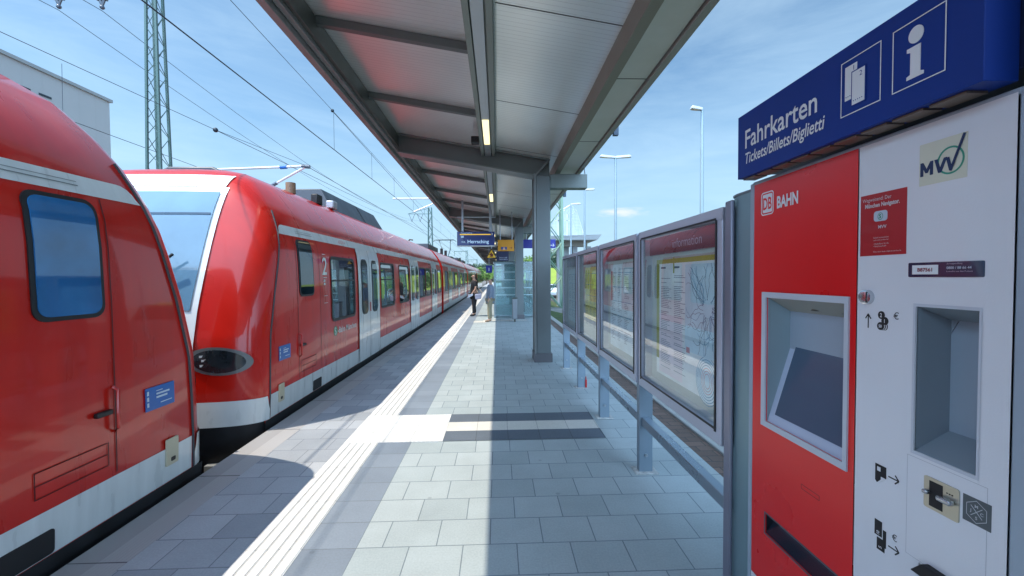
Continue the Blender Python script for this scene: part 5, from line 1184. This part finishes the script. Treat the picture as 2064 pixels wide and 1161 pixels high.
def person(label, base, h, rz, hair_col, top_m, leg_m, shoe_m, long_hair, sleeve, arms, top_drop=.82, lean=0.0, stride=.06, girth=1.0):
    k = h / 1.75; T = thing('person', label, 'person', base); bx, by, bz = base; c, s = math.cos(rz), math.sin(rz)
    def W(x, y, z): x += lean * max(0, z - .9); return (bx + k * (x * c - y * s), by + k * (x * s + y * c), bz + k * z)   # x: facing direction, y: to the left
    V = []; E = []; Rr = []
    def add(p, r, pr=None):
        gg = girth if (r > .045 and p[2] < 1.47) else 1
        V.append(W(*p)); Rr.append(r * k * gg)
        if pr is not None: E.append((pr, len(V) - 1))
        return len(V) - 1
    pel = add((0, 0, .95), .125); ab = add((0, 0, 1.10), .115, pel); chs = add((.0, 0, 1.30), .13, ab); nk0 = add((-.01, 0, 1.45), .075, chs); nk = add((0, 0, 1.52), .05, nk0); hd = add((.015, 0, 1.60), .080, nk); hd2 = add((.02, 0, 1.68), .085, hd)
    hands = []
    for sg, ar in zip((1, -1), arms):
        sh = add((0, sg * .17, 1.41), .052, chs); prev = sh
        for (p, r) in zip(ar, (.040, .028)): prev = add((p[0], sg * .19 + p[1], p[2]), r, prev)
        hands.append((prev, sg, ar[-1]))
    for sg, fx in ((1, stride), (-1, -stride)):
        hp = add((0, sg * .09, .88), .085, pel); kn = add((fx * .5 + .015, sg * .10, .48), .055, hp); an = add((fx, sg * .10, .09), .036, kn); ft = add((fx + .05, sg * .105, .045), .034, an); toe = add((fx + .15, sg * .115, .030), .026, ft)
    # hands: palm, four fingers, thumb
    for pv, sg, e in hands:
        ex, ey, ez = e; y0 = sg * .19 + ey
        pm = add((ex + .025, y0, ez - .05), .026, pv)
        for q, (dy, L) in enumerate(((-.024, .058), (-.008, .066), (.008, .062), (.022, .050))):
            a1 = add((ex + .035, y0 + dy, ez - .085), .0095, pm); add((ex + .048, y0 + dy, ez - .085 - L * .7), .008, a1)
        add((ex + .058, y0 - sg * .02, ez - .075), .010, pm)
    body = skin_mesh('body', V, E, Rr, SKIN, T)
    # face
    fc = MB()
    for sg in (-1, 1): fc.ball(W(.098, sg * .030, 1.645), .011 * k, 6, 5)
    part('eyes', fc, mat('eye_dark', (.03, .02, .02), .3), T)
    fc = MB(); fc.ball(W(.108, 0, 1.615), .016 * k, 8, 6, (1, .8, 1.4))
    for sg in (-1, 1): fc.ball(W(.0, sg * .083, 1.63), .02 * k, 6, 5, (.8, .5, 1.3))
    part('nose_and_ears', fc, SKIN, T)
    fc = MB(); fc.ball(W(.096, 0, 1.572), .018 * k, 8, 5, (.5, 1.2, .35)); part('mouth', fc, mat('lip', (.40, .12, .10), .5), T)
    hm = mat('hair_' + hair_col[0], hair_col[1], .55, var=.3, vscale=30, bump=.3, bscale=80)
    hv = [W(-.012, 0, 1.70), W(-.045, 0, 1.66), W(-.055, 0, 1.58)]; hr = [.100 * k, .090 * k, .060 * k]
    if long_hair: hv += [W(-.085, 0, 1.47), W(-.105, 0, 1.33), W(-.10, 0, 1.22)]; hr += [.072 * k, .062 * k, .03 * k]
    skin_mesh('hair', hv, [(i, i + 1) for i in range(len(hv) - 1)], hr, hm, T)
    # top garment
    tv = []; te = []; tr_ = []
    def ad(p, r, pr=None):
        tv.append(W(*p)); tr_.append(r * k * (girth if p[2] > .12 else 1))
        if pr is not None: te.append((pr, len(tv) - 1))
        return len(tv) - 1
    t0 = ad((0, 0, 1.28), .155); t1 = ad((0, 0, 1.42), .105, t0); ad((-.005, 0, 1.475), .072, t1); t2 = ad((0, 0, 1.08), .140, t0); t3 = ad((0, 0, top_drop + .08), .155, t2); ad((0, 0, top_drop), .150, t3)
    for sg, ar in zip((1, -1), arms):
        a = ad((0, sg * .17, 1.405), .070, t0); p0 = Vector((0, sg * .17, 1.405)); p1 = Vector((ar[0][0], sg * .19 + ar[0][1], ar[0][2])); p2 = Vector((ar[1][0], sg * .19 + ar[1][1], ar[1][2]))
        if sleeve < 1: ad(tuple(p0.lerp(p1, .75)), .056, a)
        else: b = ad(tuple(p1), .055, a); ad(tuple(p1.lerp(p2, .92)), .042, b)
    skin_mesh('jacket' if sleeve == 1 else 'tunic', tv, te, tr_, top_m, T)
    tv = []; te = []; tr_ = []
    p = ad((0, 0, .93), .138)
    for sg, fx in ((1, stride), (-1, -stride)):
        a = ad((0, sg * .092, .84), .102, p); b = ad((fx * .5 + .015, sg * .10, .48), .074, a); ad((fx, sg * .10, .10), .056, b)
    skin_mesh('trousers', tv, te, tr_, leg_m, T)
    tv = []; te = []; tr_ = []
    for sg, fx in ((1, stride), (-1, -stride)):
        a = ad((fx - .03, sg * .10, .045), .045); b = ad((fx + .07, sg * .11, .040), .043, a); ad((fx + .17, sg * .117, .030), .032, b)
    me = tv; skin_mesh('shoes', tv[:3], [(0, 1), (1, 2)], tr_[:3], shoe_m, T); skin_mesh('shoes', tv[3:], [(0, 1), (1, 2)], tr_[3:], shoe_m, T)
    return T, W, k
BLK = mat('black_cloth', (.010, .010, .014), .8); KHA = mat('khaki_cloth', (.27, .24, .16), .85); GRJ = mat('grey_blue_jacket', (.17, .21, .27), .8); DKS = mat('black_leather', (.012, .012, .012), .4); BRS = mat('brown_shoe', (.24, .16, .10), .6)
T, W, k = person('woman with long dark hair in black tunic and black trousers, holding pale papers', (-.93, 16.55, .007), 1.70, R(205), ('dark', (.035, .02, .014)), BLK, BLK, DKS, True, 0,
    (((.02, .03, 1.13), (.16, -.02, .93)), ((-.03, .03, 1.12), (.02, .03, .90))), top_drop=.74, stride=.07, girth=1.22)
pb = MB(); c0 = Vector(W(.20, .20, .86))
bag = thing('handbag', 'pale lilac and beige handbag hanging at the standing woman\'s hip', 'bag', tuple(Vector(W(-.06, .27, .68))))
o_ = ORG[bag.name]; part('bag_body', MB().quadbox([(o_.x - .10, o_.y - .14, o_.z), (o_.x + .12, o_.y - .12, o_.z + .03), (o_.x + .12, o_.y - .02, o_.z + .03), (o_.x - .10, o_.y - .04, o_.z), (o_.x - .13, o_.y - .12, o_.z + .22), (o_.x + .15, o_.y - .11, o_.z + .24), (o_.x + .15, o_.y - .03, o_.z + .24), (o_.x - .13, o_.y - .05, o_.z + .22)]), mat('bag_lilac', (.32, .32, .42), .7), bag, bevel=.03)
part('bag_strap', MB().tube([(o_.x - .0, o_.y - .06, o_.z + .26), W(-.0, .19, 1.2), W(.02, .17, 1.47), W(-.06, .19, 1.2), (o_.x + .18, o_.y - .06, o_.z + .26)], .012, 6), mat('strap_beige', (.5, .38, .30), .6), bag)
pp_ = MB(); q = Vector(W(.18, .17, .86)); pp_.quadbox([(q.x - .17, q.y - .04, q.z - .12), (q.x + .05, q.y - .05, q.z - .02), (q.x + .05, q.y - .02, q.z - .02), (q.x - .17, q.y - .01, q.z - .12), (q.x - .13, q.y - .05, q.z + .02), (q.x + .05, q.y - .06, q.z + .06), (q.x + .05, q.y - .03, q.z + .06), (q.x - .13, q.y - .02, q.z + .02)])
o = part('papers', pp_, mat('paper_pale', (.55, .58, .66), .8), bevel=.006); tag(o, 'folded pale papers held low in the standing woman\'s hand', 'papers')
person('older man in grey-blue jacket and khaki trousers at the edge of the glass shelter', (-.27, 14.40, .0), 1.53, R(190), ('grey', (.10, .07, .05)), GRJ, KHA, BRS, False, 1,
    (((.0, .03, 1.13), (.06, .02, .90)), ((-.03, .03, 1.13), (-.02, .03, .88))), top_drop=.70, stride=.05, lean=-.06, girth=1.2)
